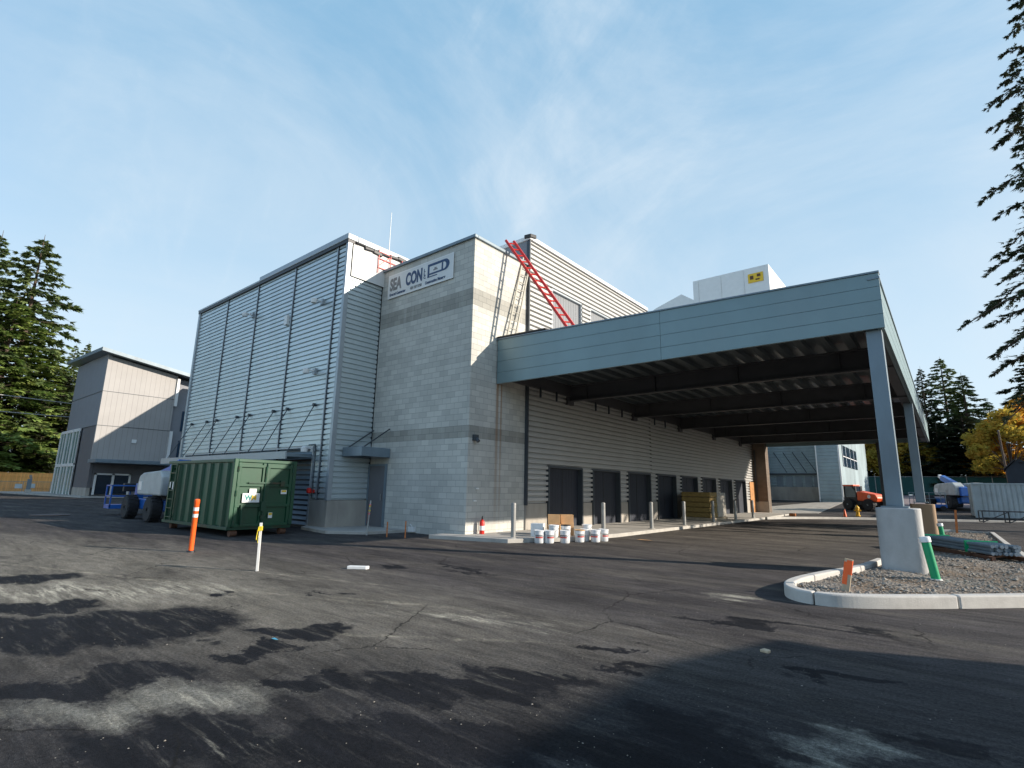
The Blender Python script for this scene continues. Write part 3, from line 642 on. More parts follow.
q=MB(); q.box(2.40,-.026,.32,2.50,-.021,.86); q.box(2.50,-.026,.76,3.35,-.021,.86); q.box(2.50,-.026,.41,3.35,-.021,.48); q.box(3.18,-.026,.47,3.26,-.021,.75)
n=10; ring=[]
for i in range(n+1): 
    a=-math.pi/2+math.pi*i/n; ring.append((3.35+.26*math.cos(a),.635+.225*math.sin(a)))
inn=[(3.35+.08*math.cos(-math.pi/2+math.pi*i/n),  .62+.12*math.sin(-math.pi/2+math.pi*i/n)) for i in range(n+1)]
for i in range(n): q.add([(ring[i][0],-.026,ring[i][1]),(ring[i+1][0],-.026,ring[i+1][1]),(inn[i+1][0],-.026,inn[i+1][1]),(inn[i][0],-.026,inn[i][1])],[(0,1,2,3)])
q.box(2.47,-.026,.32,2.95,-.021,.36); q.build('logo',M['navy'],t)
q=MB().box(2.72,-.026,.55,2.96,-.021,.60).box(2.78,-.026,.60,2.90,-.021,.66).build('emblem',M['printg'],t)
# ================================================================== metal clad hall
HX,HY0,HY1=-12.21,15.60,45.4
t=thing('metal_clad_hall','long hall clad in horizontal ribbed metal with a row of eight dark doors','building',(-20,30,0))
doors=[(17.0+3.36*i,17.0+3.36*i+2.47) for i in range(8)]
ups=[(17.25,19.58),(20.36,22.7)]
hl=[(a,c,.0,2.47) for a,c in doors]+[(a,c,7.5,9.95) for a,c in ups]
b=MB(); clad(b,'Y',HX,1,HY0,26.42,1.07,11.55,holes=hl,depth=.105,rec=.36); clad(b,'Y',HX,1,26.42,HY1,1.07,8.0,holes=hl,depth=.105,rec=.36)
b.build('wall_cladding',M['cladE'],t,world=True)
b=MB().box(-32,HY0+.02,10.3,HX+.05,HY0+.1,11.55); b.build('end_wall',M['panelM'],t,world=True)
b=MB().box(-32,HY0+.1,0,HX-.16,26.4,11.5).box(-32,26.4,0,HX-.16,HY1,7.95); b.build('core_wall',M['trimdark'],t,world=True)
ed=[HY0]+[x for dd in doors for x in dd]+[HY1]
for a,c in zip(ed[::2],ed[1::2]): MB().box(HX-.18,a+(.0 if a==HY0 else .05),0,HX+.07,c-.05,1.06).build('concrete_base',M['concwall'],t,world=True,bevel=.01)
for a,c in doors:
    o=MB().box(HX-.15,a,.12,HX-.10,c,2.45).build('door',M['ribD'],t,world=True)
    MB().box(HX-.12,a-.03,.12,HX+.13,a+.05,2.50).box(HX-.12,c-.05,.12,HX+.13,c+.03,2.50).box(HX-.12,a+.05,2.43,HX+.13,c-.05,2.52).build('door_frame',M['trimdark'],o,world=True)
    MB().box(HX-.097,(a+c)/2-.012,.14,HX-.088,(a+c)/2+.012,2.4).build('centre_joint',M['black'],o,world=True)
for a,c in ups:
    o=MB().box(HX-.10,a,7.5,HX-.05,c,9.93).build('louvre_panel',M['ribG'],t,world=True)
    MB().box(HX-.08,a-.03,7.5,HX+.06,a+.04,9.98).box(HX-.08,c-.04,7.5,HX+.06,c+.03,9.98).box(HX-.08,a+.04,9.92,HX+.06,c-.04,9.99).build('panel_frame',M['trim'],o,world=True)
b=MB().box(-32,HY0-.04,11.55,HX+.16,26.5,11.72).box(-32,26.5,8.0,HX+.16,HY1,8.15); b.build('coping',M['white'],t,world=True,bevel=.02)
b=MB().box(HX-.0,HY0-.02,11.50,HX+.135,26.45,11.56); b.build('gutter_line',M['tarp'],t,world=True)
b=MB().box(HX-.02,HY0-.03,1.0,HX+.14,HY0+.03,11.5).build('corner_trim',M['trimdark'],t,world=True)
b=MB().obox((HX+.05,HY0+.1,11.72),(.35,.4,.16),Euler((.2,.1,0)).to_matrix()); b.build('corner_flashing',M['tarp'],t,world=True,bevel=.03)
MB().box(HX+.05,44.0,.12,HX+.15,45.3,2.45).build('plywood_panel',M['ply'],t,world=True)
# end block tower
t=thing('end_block_tower','concrete block tower in shade-darkened brown closing the far end of the drive-through canopy','building',(-13,48,0))
MB().box(-16,45.42,0,-11.15,46.3,9.8).build('block_wall',M['cmub'],t,world=True)
MB().box(-16.1,45.32,9.8,-11.05,46.4,9.95).build('coping',M['steel'],t,world=True)
MB().box(-11.98,45.33,.9,-11.9,45.41,5).build('downpipe',M['trimdark'],t,world=True)
MB().box(-16,45.37,0,-11.10,45.415,.95).build('plinth',M['concwall'],t,world=True)
# ================================================================== far wing + penthouse
t=thing('far_wing','distant pale ribbed wing with dark windows seen beneath the canopy','building',(-14,65,0))
b=MB(); clad(b,'X',61.9,-1,-19,-10.0,2.35,14,pitch=.3); clad(b,'Y',-15.0,1,48.6,61.9,1.2,14,pitch=.3); b.build('ribbed_wall',M['far'],t,world=True)
b=MB(); clad(b,'X',59.9,-1,-10.0,-8.02,1.1,14,pitch=.35,depth=.03); b.build('corner_siding',M['far'],t,world=True)
b=MB().box(-9.98,59.95,0,-8.0,82,14).box(-15.1,61.95,0,-10,82,14).box(-22,50,0,-15.05,82,14); b.build('core_wall',M['far'],t,world=True)
b=MB().box(-15.0,61.7,0,-9.9,61.9,2.3).box(-15.2,48.7,0,-14.85,61.7,1.3); b.build('plinth',M['concwall'],t,world=True)
b=MB(); 
for z in(14,): b.box(-15,59.7,z,-7.8,82.2,z+.3)
b.build('coping',M['trim'],t,world=True)
MB().box(-14.9,61.6,3.55,-9.5,61.84,3.7).build('canopy_rail',M['trimdark'],t,world=True)
for x in (-14.3,-13.4,-12.5,-11.6): MB().bar((x,61.8,5.9),(x+1.5,60.2,3.7),.05).build('tie_rod',M['trimdark'],t,world=True)
MB().box(-10.03,59.82,.9,-9.93,59.9,14).box(-8.1,59.8,.9,-7.96,59.9,14).build('corner_trim',M['white'],t,world=True)
for x in (-14.2,-13.3,-12.4,-11.5,-10.7):
    MB().box(x,61.80,1.0,x+.62,61.87,3.45).build('lower_panel',M['steel'],t,world=True)
for y0,y1 in ((61.8,63.6),(64.0,66.6),(67.0,69.4),(69.8,72.2)):
    o=MB().box(-8.0,y0,4.4,-7.95,y1,6.5).build('window',M['glassb'],t,world=True)
    MB().box(-7.96,y0,5.35,-7.92,y1,5.43).box(-7.96,y0-.06,4.4,-7.92,y0,6.5).build('mullion',M['white'],o,world=True)
for y0,y1 in ((61.1,62.3),(63.0,64.2)): MB().box(-8.0,y0,.95,-7.95,y1,2.5).build('window',M['glassb'],t,world=True)
MB().box(-20.2,56.6,14,-12.2,66,25.25).build('penthouse',M['white'],t,world=True)
MB().prism([(-20.25,14),(-20.25,23.1),(-21.7,24.15),(-24.9,23.1),(-27,22.0),(-27,14)],56.9,64,axis='Y').build('penthouse_annexe',M['white'],t,world=True)
o=MB().box(-14.25,56.52,23.55,-12.75,56.59,24.55).build('yellow_placard',M['yel2'],t,world=True)
MB().box(-14.05,56.49,23.9,-13.7,56.515,24.3).box(-13.35,56.49,24.1,-13.0,56.515,24.4).box(-13.5,56.49,23.75,-13.1,56.515,23.9).build('placard_marks',M['rust'],o,world=True)
for x in (-19.6,-17.1,-14.7): MB().box(x,56.55,14,x+.04,56.6,25.1).build('panel_joint',M['membrane'],t,world=True)
# ================================================================== drive-through canopy
CX1,CY0,CY1=-.74,13.85,46.0
t=thing('drive_through_canopy','wide steel canopy with blue-grey fascia, dark beams and tall columns on concrete piers','canopy',(-6,14,0))
b=MB()
n=4
for i in range(n):
    f0,f1=i/n+.0016,(i+1)/n-.0016
    zl0,zl1=5.27+1.64*f0,5.27+1.64*f1; zr0,zr1=5.27+1.30*f0,5.27+1.30*f1
    for x0,x1 in ((-12.17,-5.962),(-5.955,CX1+.02)):
        g=lambda x,a,c:(a+(c-a)*(x+12.2)/11.46)
        v=[(x0,CY0,g(x0,zl0,zr0)),(x1,CY0,g(x1,zl0,zr0)),(x1,CY0,g(x1,zl1,zr1)),(x0,CY0,g(x0,zl1,zr1))]
        v+=[(p[0],CY0+.05,p[2]) for p in v]
        b.add(v,[(0,1,2,3),(7,6,5,4),(0,4,5,1),(1,5,6,2),(2,6,7,3),(3,7,4,0)])
b.build('front_fascia',M['fascia'],t,world=True,bevel=.006)
b=MB()
v=[(-12.19,CY0+.055,5.29),(CX1,CY0+.055,5.29),(CX1,CY0+.055,6.55),(-12.19,CY0+.055,6.89)]; v+=[(p[0],CY0+.15,p[2]) for p in v]
b.add(v,[(0,1,2,3),(7,6,5,4),(0,4,5,1),(1,5,6,2),(2,6,7,3),(3,7,4,0)]); b.build('fascia_backing',M['fascia'],t,world=True)
b=MB()
for i in range(3):
    z0=5.27+i*.385; b.box(CX1-.05,CY0+.06,z0+.01,CX1,CY1,z0+.375)
b.box(CX1-.12,CY0+.06,5.26,CX1-.055,CY1,6.42)
b.build('side_fascia',M['fascia'],t,world=True)
b=MB().box(-12.19,CY1-.08,5.27,CX1-.13,CY1,6.42); b.build('rear_fascia',M['fascia'],t,world=True)
b=MB().box(CX1-.20,CY0-.02,6.425,CX1+.03,CY1,6.48); v=[(-12.19,CY0-.03,6.91),(CX1+.03,CY0-.03,6.57),(CX1+.03,CY0+.2,6.57),(-12.19,CY0+.2,6.91)]; v+=[(p[0],p[1],p[2]+.04) for p in v]; b.add(v,[(0,3,2,1),(4,5,6,7),(0,1,5,4),(1,2,6,5),(2,3,7,6),(3,0,4,7)])
b.build('fascia_cap',M['steel'],t,world=True)
b=MB()
v=[(-12.19,CY0-.04,6.955),(-10.0,CY0-.045,6.90),(-10.0,CY0+1.2,6.95),(-12.19,CY0+1.2,7.05)]; v+=[(p[0],p[1],p[2]+.07) for p in v]; b.add(v,[(0,3,2,1),(4,5,6,7),(0,1,5,4),(1,2,6,5),(2,3,7,6),(3,0,4,7)]); b.build('loose_membrane',M['tarp'],t,world=True,bevel=.02)
# deck: trough profile running away from the camera
b=MB(); x=-12.1; prof=[(0,0),(.22,0),(.25,.15),(.57,.15),(.60,0)]; pts=[]
while x<CX1-.75: pts+=[(x+a,5.925+z) for a,z in prof[:-1]]; x+=.6
pts.append((x,5.93)); pts.append((CX1-.13,5.93))
vs=[]; 
for px_,pz in pts: vs+=[(px_,CY0+.16,pz),(px_,CY1-.09,pz)]
b.add(vs,[(2*i,2*i+1,2*i+3,2*i+2) for i in range(len(pts)-1)]); b.build('corrugated_deck',M['deck'],t,world=True,fix=False)
b=MB().box(-12.15,CY0+.16,6.12,CX1-.13,CY1-.09,6.22); b.build('roof',M['membrane'],t,world=True)
for y in (18.46,24.45,30.4,36.3,42.2):
    q=MB().box(-12.0,y-.015,5.30,CX1-.14,y+.015,5.87).box(-12.0,y-.11,5.25,CX1-.14,y+.11,5.30).box(-12.0,y-.11,5.87,CX1-.14,y+.11,5.92)
    for x in (-11.2,-8.2,-5.2,-2.2): q.box(x-.01,y-.1,5.30,x+.01,y+.1,5.87)
    q.box(-12.14,y-.22,5.10,-12.0,y+.22,5.95)
    q.build('beam',M['beam'],t,world=True)
q=MB().box(-12.0,CY0+.16,5.62,CX1-.14,CY0+.28,5.92).box(CX1-.42,CY0+.3,5.3,CX1-.14,CY1-.1,5.92).box(-12.08,CY0+.3,5.45,-11.98,CY1-.1,5.92); q.build('edge_beam',M['beam'],t,world=True)
for y in (16.2,17.3,20.4,21.6,22.9,26.6,28.0): MB().box(-12.0,y,5.1,-11.93,y+.06,5.5).build('hanger',M['trimdark'],t,world=True)
for i,(x,y,mc) in enumerate(((-.92,13.98,'pier'),(-.62,26.3,'pierb'))):
    x=-.95 if i==0 else -.95
    c=MB().box(x-.15,y-.0,1.38,x+.15,y+.3,5.62 if i==0 else 5.3).build('column',M['steel'],t,world=True,bevel=.012)
    MB().box(x-.24,y-.1,1.35,x+.24,y+.4,1.38).build('base_plate',M['steel'],c,world=True)
    rs=[];h_=.385;rr=.17
    for cxs,cys,a0 in ((1,1,0),(-1,1,90),(-1,-1,180),(1,-1,270)):
        for k in range(7):
            a=R(a0+15*k); rs.append((x+.04+cxs*(h_-rr)+rr*math.cos(a),y+.15+cys*(h_-rr)+rr*math.sin(a)))
    MB().prism(rs,-.05,1.345 if i==0 else 1.30).build('pier',M[mc],t,world=True,smooth=True,bevel=.02)
MB().box(-3.75,45.4,0,-3.5,45.65,5.3).build('column',M['beam'],t,world=True)
# ================================================================== low building on the left
t=thing('entrance_building','taupe building with sloping shed roof and tall glazed bay beyond the blue lift','building',(-66,18,0))
BX,BY=-63.62,14.27
v=[(BX,BY,.3),(BX,BY+6.6,.3),(BX,BY+6.6,12.85),(BX,BY,13.9)]; v2=[(-75.3,p[1],p[2]) for p in v]
b=MB(); b.add([(BX,BY,3.6),(BX,BY+6.3,3.6),(BX,BY+6.3,12.9),(BX,BY,13.9)]+[(BX-.3,BY,3.6),(BX-.3,BY+6.3,3.6),(BX-.3,BY+6.3,12.9),(BX-.3,BY,13.9)],[(0,1,2,3),(4,7,6,5),(0,4,5,1),(1,5,6,2),(2,6,7,3),(3,7,4,0)]); b.build('east_wall',M['ribL'],t,world=True)
b=MB().box(-76.0,BY+.02,6.9,BX-.02,BY+.3,14.3).build('south_wall',M['panelM'],t,world=True)
b=MB().box(-69.0,BY+.03,0.9,BX-.03,BY+.28,6.9).build('lower_wall',M['panelD'],t,world=True)
b=MB().box(-69.1,BY-.0,0,BX+.03,BY+.3,.9).build('plinth',M['concwall'],t,world=True)
b=MB().box(-76,BY+.3,0,BX-.55,26,12.6).build('core_wall',M['panelM'],t,world=True)
b=MB().box(BX-.3,BY+.3,.9,BX-.06,BY+6.3,3.6).build('recessed_wall',M['panelD'],t,world=True)
b=MB().box(BX-.35,BY+6.3,.0,BX-1.5,30,10.4).build('link_wall',M['panelM'],t,world=True)
for z in (10.3,6.9): MB().box(BX-.02,BY-.02,z,BX+.02,BY+6.3,z+.05).box(-76,BY-.01,z,BX,BY+.02,z+.05).build('panel_joint',M['trimdark'],t,world=True)
b=MB(); v=[(BX+1.0,BY-.8,14.15),(BX+1.0,BY+9,12.55),(-77.3,BY+9,13.2),(-77.3,BY-.8,14.7)]; v+=[(p[0],p[1],p[2]+.35) for p in v]; b.add(v,[(0,1,2,3),(7,6,5,4),(0,4,5,1),(1,5,6,2),(2,6,7,3),(3,7,4,0)]); b.build('shed_roof',M['steel'],t,world=True)
for r_,(z0,z1) in enumerate(((.15,3.0),(3.25,6.6))):
    for k in range(3):
        x0=-77.0+k*2.75+ .0; 
        o=MB().box(x0,BY-.15,z0,x0+2.5,BY-.1,z1).build('window',M['winpane'],t,world=True)
        MB().box(x0-.28,BY-.22,z0-.1,x0+.0,BY-.08,z1+.12).box(x0+2.4,BY-.22,z0-.1,x0+2.5,BY-.08,z1+.0).box(x0,BY-.22,z1,x0+2.5,BY-.08,z1+.3).build('frame',M['white'],o,world=True)
        MB().box(x0+1.15,BY-.2,z0,x0+1.3,BY-.155,z1).build('mullion',M['white'],o,world=True)
o=MB().box(BX-.05,14.9,.35,BX,17.6,2.15).build('window',M['glass'],t,world=True)
MB().box(BX-.02,14.75,.25,BX+.08,14.92,2.3).box(BX-.02,16.15,.25,BX+.08,16.35,2.3).box(BX-.02,17.55,.25,BX+.08,17.72,2.3).box(BX-.02,14.75,2.15,BX+.08,17.72,2.3).build('frame',M['white'],o,world=True)
MB().box(BX-.2,BY-.2,3.25,BX+2.6,BY+7.4,3.6).build('entrance_canopy',M['steel'],t,world=True,bevel=.03)
for y0,z0,z1 in ((21.6,7.0,9.2),(21.6,3.9,6.0)): MB().box(BX-.4,y0,z0,BX-.3,y0+2.2,z1).build('window',M['glassb'],t,world=True)
MB().box(BX,BY+6.3,3.6,BX+.2,BY+6.55,6.9).build('downpipe',M['white'],t,world=True); MB().box(BX,BY+6.3,9.6,BX+.2,BY+6.55,12.6).build('downpipe',M['white'],t,world=True)
MB().box(BX+.01,17.3,5.4,BX+.1,17.7,5.75).build('wall_light',M['white'],t,world=True)
t.location.y-=.75
flat('entrance_pavement',[(-88,9.2),(-62.4,13.0),(-61.5,21),(-88,22)],-.02,.13,M['conc'])

# ---- unseen block added to cast the diagonal shade on the entrance building
t=thing('shade_caster_block','unseen grey block added behind the ribbed wing to shade the entrance building','building',(-47,30,0))
MB().box(-57,24,0,-36,40,14.5).build('block_wall',M['panelM'],t,world=True); MB().box(-57.1,23.9,14.5,-35.9,40.1,14.7).build('coping',M['trim'],t,world=True)
for z in (4,8,11.5):
    for x in range(5): MB().box(-55+x*4,23.95,z,-52.5+x*4,24.0,z+1.6).build('window',M['glassb'],t,world=True)
# ---- unseen building added east of the lot to shade the right foreground
t=thing('foreground_shade_caster','unseen plain grey building added east of the lot to shade the right foreground','building',(11,5,0))
MB().box(8.0,-4,0,14,11.0,4.0).build('wall',M['panelL'],t,world=True); MB().prism([(7.8,3.98),(14.2,3.98),(11,5.6)],-4.2,11.15,axis='Y').build('roof',M['trimdark'],t,world=True)
MB().box(7.95,2,0,8.0,5,3.0).build('roller_door',M['doorg'],t,world=True); MB().box(7.95,6.5,1.2,8.0,8,2.2).build('window',M['glass'],t,world=True)
# ================================================================== objects
# ---- roll-off container (local: x along its length away from the doors, y across, origin at the near door corner)
t=thing('roll_off_dumpster','dark green ribbed steel dumpster with double rear doors, parked beside the ribbed wing','dumpster',(-16.92,7.15,0),R(182))
Lc,Wc,z0,z1=4.95,-2.02,.20,2.34
def cy(a): return Wc*a
b=MB().box(.06,-.06,z0+.02,Lc,Wc+.06,z0+.12)
b.box(.06,-.04,z0+.1,Lc,-.10,z1-.05).box(.06,Wc+.04,z0+.1,Lc,Wc+.10,z1-.05).box(Lc-.05,-.1,z0+.1,Lc,Wc+.1,z1-.05)
b.build('body',M['green'],t,bevel=.01)
for yy,s in ((0,-1),(Wc,1)):
    q=MB()
    for i in range(8):
        x=.42+i*.6
        q.add([(x-.09,yy+s*.045,z0+.1),(x+.09,yy+s*.045,z0+.1),(x+.05,yy-s*.03,z0+.1),(x-.05,yy-s*.03,z0+.1)]+[(x-.09,yy+s*.045,z1-.12),(x+.09,yy+s*.045,z1-.12),(x+.05,yy-s*.03,z1-.12),(x-.05,yy-s*.03,z1-.12)],[(0,1,2,3),(4,7,6,5),(0,4,5,1),(1,5,6,2),(2,6,7,3),(3,7,4,0)])
    q.build('side_rib',M['green'],t)
    tag(bpy.data.objects[-1] if False else t.children[-1],kind='stuff')
q=MB().box(-.02,.03,z1-.1,Lc+.04,-.10,z1).box(-.02,Wc-.03,z1-.1,Lc+.04,Wc+.1,z1).box(Lc-.08,-.1,z1-.1,Lc+.04,Wc+.1,z1-.001).build('top_rail',M['green'],t,bevel=.012)
q=MB().box(0,.02,z0,Lc,-.12,z0+.1).box(0,Wc-.02,z0,Lc,Wc+.12,z0+.1).box(-.01,0,z0-.0,.1,Wc,z0+.105).build('base_rail',M['greend'],t,bevel=.01)
q=MB().box(-.05,.02,z0+.1,.06,-.10,z1+.01).box(-.05,Wc-.02,z0+.1,.06,Wc+.10,z1+.01).box(-.04,-.1,z1-.09,.06,Wc+.1,z1+.008).build('corner_post',M['green'],t,bevel=.012)
for k,(a,c) in enumerate(((-.11,Wc/2+.02),(Wc/2-.02,Wc+.11))):
    d=MB().box(-.0,a,z0+.1,.045,c,z1-.1).build('rear_door',M['green'],t,bevel=.008)
    q=MB()
    for z in (z0+.13,z0+.72,z0+1.35,z1-.2): q.box(-.055,a-.01,z-.045,0.0,c+.01,z+.045)
    for y in (a-.05,c+.05): q.box(-.05,y-.05,z0+.1,0.0,y+.05,z1-.1)
    q.build('door_stiffener',M['green'],d,bevel=.008)
    q=MB()
    for z in (z0+.2,z0+1.1,z1-.3): q.cyl((-.07,(a if k==0 else c),z-.08),(-.07,(a if k==0 else c),z+.08),.03,n=10)
    q.build('hinge',M['greend'],d)
q=MB().box(-.10,Wc/2-.5,z0+1.40,-.06,Wc/2+.55,z0+1.45).box(-.12,Wc/2-.62,z0+1.33,-.055,Wc/2-.48,z0+1.50).cyl((-.08,Wc/2+.02,z0+.2),(-.08,Wc/2+.02,z1-.2),.025,n=8)
q.box(-.12,Wc/2-.06,z0+.55,-.06,Wc/2+.10,z0+.85).bar((-.09,-.35,z0+.15),(-.09,-.30,z0+.75),.05).box(-.11,Wc/2-.05,z0+.3,-.06,Wc/2+.08,z0+.42).build('latch_bar',M['greend'],t)
q=MB().box(-.062,-.32,z0+.82,-.05,-.86,z0+1.10).box(-.062,-.52,z0+1.10,-.05,-.74,z0+1.24).build('sticker',M['stripe'],t)
for s,x,mm in (('W',-.40,'teal'),('M',-.60,'yel2')):
    o=text('sticker_lettering',s,.20,M[mm],t,-.066,z0+.90,x,sx=1.0); o.rotation_euler=(R(90),0,R(-90))
MB().box(-.062,-1.55,z0+1.08,-.05,-1.75,z0+1.21).build('sticker',M['stripe'],t); MB().box(-.062,-1.20,z0+.33,-.05,-1.33,z0+.50).build('sticker',M['stripe'],t)
MB().box(-.0655,-1.57,z0+1.14,-.062,-1.73,z0+1.20).build('sticker_stripe',M['yel2'],t); MB().box(-.0655,-1.21,z0+.42,-.062,-1.32,z0+.49).build('sticker_stripe',M['yel2'],t)
q=MB()
for x in (4.05,4.5): q.box(x-.02,.055,z0+.1,x+.02,.095,z1-.1)
for i in range(7): q.box(4.05,.06,z0+.2+i*.3,4.5,.09,z0+.23+i*.3)
q.box(4.03,-.04,z0+.2,4.07,.07,z0+.25).box(4.48,-.04,z1-.3,4.52,.07,z1-.25).build('side_ladder',M['green'],t)
MB().box(4.12,.10,z0+1.15,4.2,.105,z0+1.4).box(4.35,.10,z0+1.2,4.43,.105,z0+1.4).build('reflector',M['stripe'],t)
for x in (.12,4.5):
    for y in (-.22,Wc+.22):
        MB().cyl((x,y-.10,.10),(x,y+.10,.10),.10,n=18).build('roller',M['rust'],t)
# ---- boom lift
def wheel(parent,x,y,r,w,side):
    o=MB().lathe([(r*.55,-w/2),(r*.9,-w/2),(r,-w*.36),(r,w*.36),(r*.9,w/2),(r*.55,w/2)],(0,0,0),n=28,axis='Y').build('wheel',M['tyre'],parent,smooth=True); o.location=(x,y,r)
    q=MB().lathe([(r*.56,side*w*.30),(r*.56,side*w*.47),(r*.42,side*w*.46),(r*.30,side*w*.2)],n=20,axis='Y').lathe([(r*.18,side*w*.2),(r*.16,side*w*.5)],n=12,axis='Y').build('rim',M['rim'],o,smooth=True)
    q=MB()
    for k in range(18):
        a=2*math.pi*k/18
        for s in(-1,1):
            m_=Matrix.Rotation(-a-s*.12,3,'Y'); q.obox(m_@Vector((0,s*w*.23,r+.006)),(.07,w*.42,.035),m_)
    q.build('tread',M['tyre'],o)
    return o
def basket(parent,x0,z0,w=2.0,l=.9,mm='blue'):
    q=MB()
    for z in (z0+.5,z0+1.0):
        q.box(x0,-w/2,z,x0+l,-w/2+.06,z+.06).box(x0,w/2-.06,z,x0+l,w/2,z+.06).box(x0,-w/2,z,x0+.06,w/2,z+.06).box(x0+l-.06,-w/2,z,x0+l,w/2,z+.06)
    for x in (x0,x0+l-.06):
        for y in (-w/2,-.03,w/2-.06): q.box(x,y,z0,x+.06,y+.06,z0+1.06)
    q.build('basket_rail',M[mm],parent,bevel=.01)
    MB().box(x0,-w/2,z0-.05,x0+l,w/2,z0+.14).build('basket_floor',M[mm],parent,bevel=.01)
    MB().box(x0+l-.3,-.35,z0+.75,x0+l-.05,.35,z0+1.15).build('control_box',M['black'],parent,bevel=.02)
def boom_lift(name,label,loc,rz,stowed=True):
    t=thing(name,label,'boom lift',loc,rz)
    MB().box(-1.9,-.75,.42,1.9,.75,.85).box(-1.7,-.95,.5,-1.1,.95,.75).box(1.1,-.95,.5,1.7,.95,.75).box(-2.1,-.6,.5,-1.8,.6,.95).build('chassis',M['blue'],t,bevel=.04)
    MB().cyl((0,0,.85),(0,0,1.05),.6,n=24).build('slew_ring',M['black'],t)
    for x in(-1.45,1.45):
        for y,s in((-.98,-1),(.98,1)): wheel(t,x,y,.50,.42,s)
    MB().prism([(-2.25,1.05),(.55,1.05),(.7,1.4),(.5,1.85),(.1,1.97),(-1.9,2.05),(-2.25,1.8)],.38,1.05,axis='Y').build('engine_hood',M['hood'],t,bevel=.06)
    MB().prism([(-2.25,1.05),(1.0,1.05),(1.15,1.5),(.8,1.95),(-1.9,2.05),(-2.25,1.8)],-1.15,-.38,axis='Y').build('tank_hood',M['hood'],t,bevel=.06)
    MB().box(.02,1.05,1.25,.42,1.066,1.6).build('decal',M['stripe'],t)
    MB().box(-2.5,-.8,1.0,-2.25,.8,1.7).build('counterweight',M['blue'],t,bevel=.05)
    if stowed:
        MB().bar((-1.2,0,2.25),(2.9,0,1.55),.34,.42).build('main_boom',M['blue'],t,bevel=.02)
        MB().bar((2.7,0,1.8),(4.0,0,1.35),.22,.26).build('fly_boom',M['stripe'],t,bevel=.02)
        MB().box(3.8,-.15,.5,4.1,.15,1.5).bar((3.9,0,.75),(4.6,0,.75),.14).build('jib',M['blue'],t,bevel=.02)
        basket(t,4.5,.35)
        MB().prism([(-1.5,2.0),(-.2,2.0),(-.4,2.35),(-1.3,2.55)],-.25,.25,axis='Y').build('riser',M['blue'],t,bevel=.02)
    else:
        MB().bar((-1.6,0,1.5),(1.2,0,2.5),.34,.42).build('main_boom',M['blue'],t,bevel=.02)
        MB().bar((-1.9,0,1.5),(.9,0,2.3),.24,.26).build('riser',M['stripe'],t,bevel=.02)
        MB().bar((1.1,0,2.45),(1.6,0,2.65),.22,.26).build('fly_boom',M['stripe'],t,bevel=.02)
    return t
boom_lift('boom_lift','blue boom lift with grey hood and knobbly tyres, half hidden behind the green dumpster',(-26.4,8.55,0),R(180))
boom_lift('boom_lift','blue boom lift with raised boom standing beside the pale shipping container',(.15,56.5,gh(56.5)),R(118),False)
t=thing('scissor_platform','low blue work platform parked left of the raised boom lift','platform',(-1.5,54.0,gh(54.0)),R(20))
MB().box(-1.1,-.5,.25,1.1,.5,.5).build('deck',M['blue'],t,bevel=.02)
for x in (-.8,.8):
    for y in (-.5,.5): MB().cyl((x,y-.08,.2),(x,y+.08,.2),.2,n=14).build('wheel',M['tyre'],t)
q=MB()
for x in(-1.05,0,1.05):
    for y in(-.47,.47): q.bar((x,y,.5),(x,y,1.4),.04)
for y in(-.47,.47): q.bar((-1.05,y,1.4),(1.05,y,1.4),.04); q.bar((-1.05,y,.95),(1.05,y,.95),.03)
q.build('guard_rail',M['steel'],t)
# ---- telehandler
t=thing('telehandler','orange telehandler with black tyres parked in front of the distant wing','telehandler',(-5.55,52.5,gh(52.5)),R(-32))
MB().box(-1.3,-.6,.4,1.35,.6,.75).build('chassis',M['black'],t,bevel=.03)
for x in(-.85,.9):
    for y,s in((-.72,-1),(.72,1)): wheel(t,x,y,.45,.32,s)
MB().prism([(-.1,.75),(1.5,.7),(1.62,1.0),(1.45,1.28),(.2,1.5),(-.1,1.5)],-.68,.3,axis='Y').build('engine_hood',M['tele'],t,bevel=.06)
MB().cyl((.95,-.70,1.1),(.95,-.69,1.1),.14,n=16).build('decal',M['stripe'],t)
q=MB()
for x in(-1.25,-.2):
    for y in(-.62,.05): q.bar((x,y,.75),(x,y,1.95),.07)
q.bar((-.2,-.62,1.5),(-.55,-.62,1.95),.06).build('cab_frame',M['black'],t)
MB().box(-1.32,-.66,1.93,-.35,.1,2.05).build('cab_roof',M['tele'],t,bevel=.03)
MB().box(-1.2,-.60,.8,-.25,.02,1.92).build('cab_glass',M['glass'],t)
MB().box(-1.3,-.66,.7,-.15,-.6,1.05).build('cab_door',M['black'],t)
MB().bar((-1.3,.4,1.6),(1.5,.4,1.1),.22,.26).build('lift_boom',M['tele'],t,bevel=.02)
MB().box(1.55,.0,.3,1.65,.8,.9).box(1.65,.1,.28,2.3,.2,.34).box(1.65,.6,.28,2.3,.7,.34).build('fork',M['black'],t)
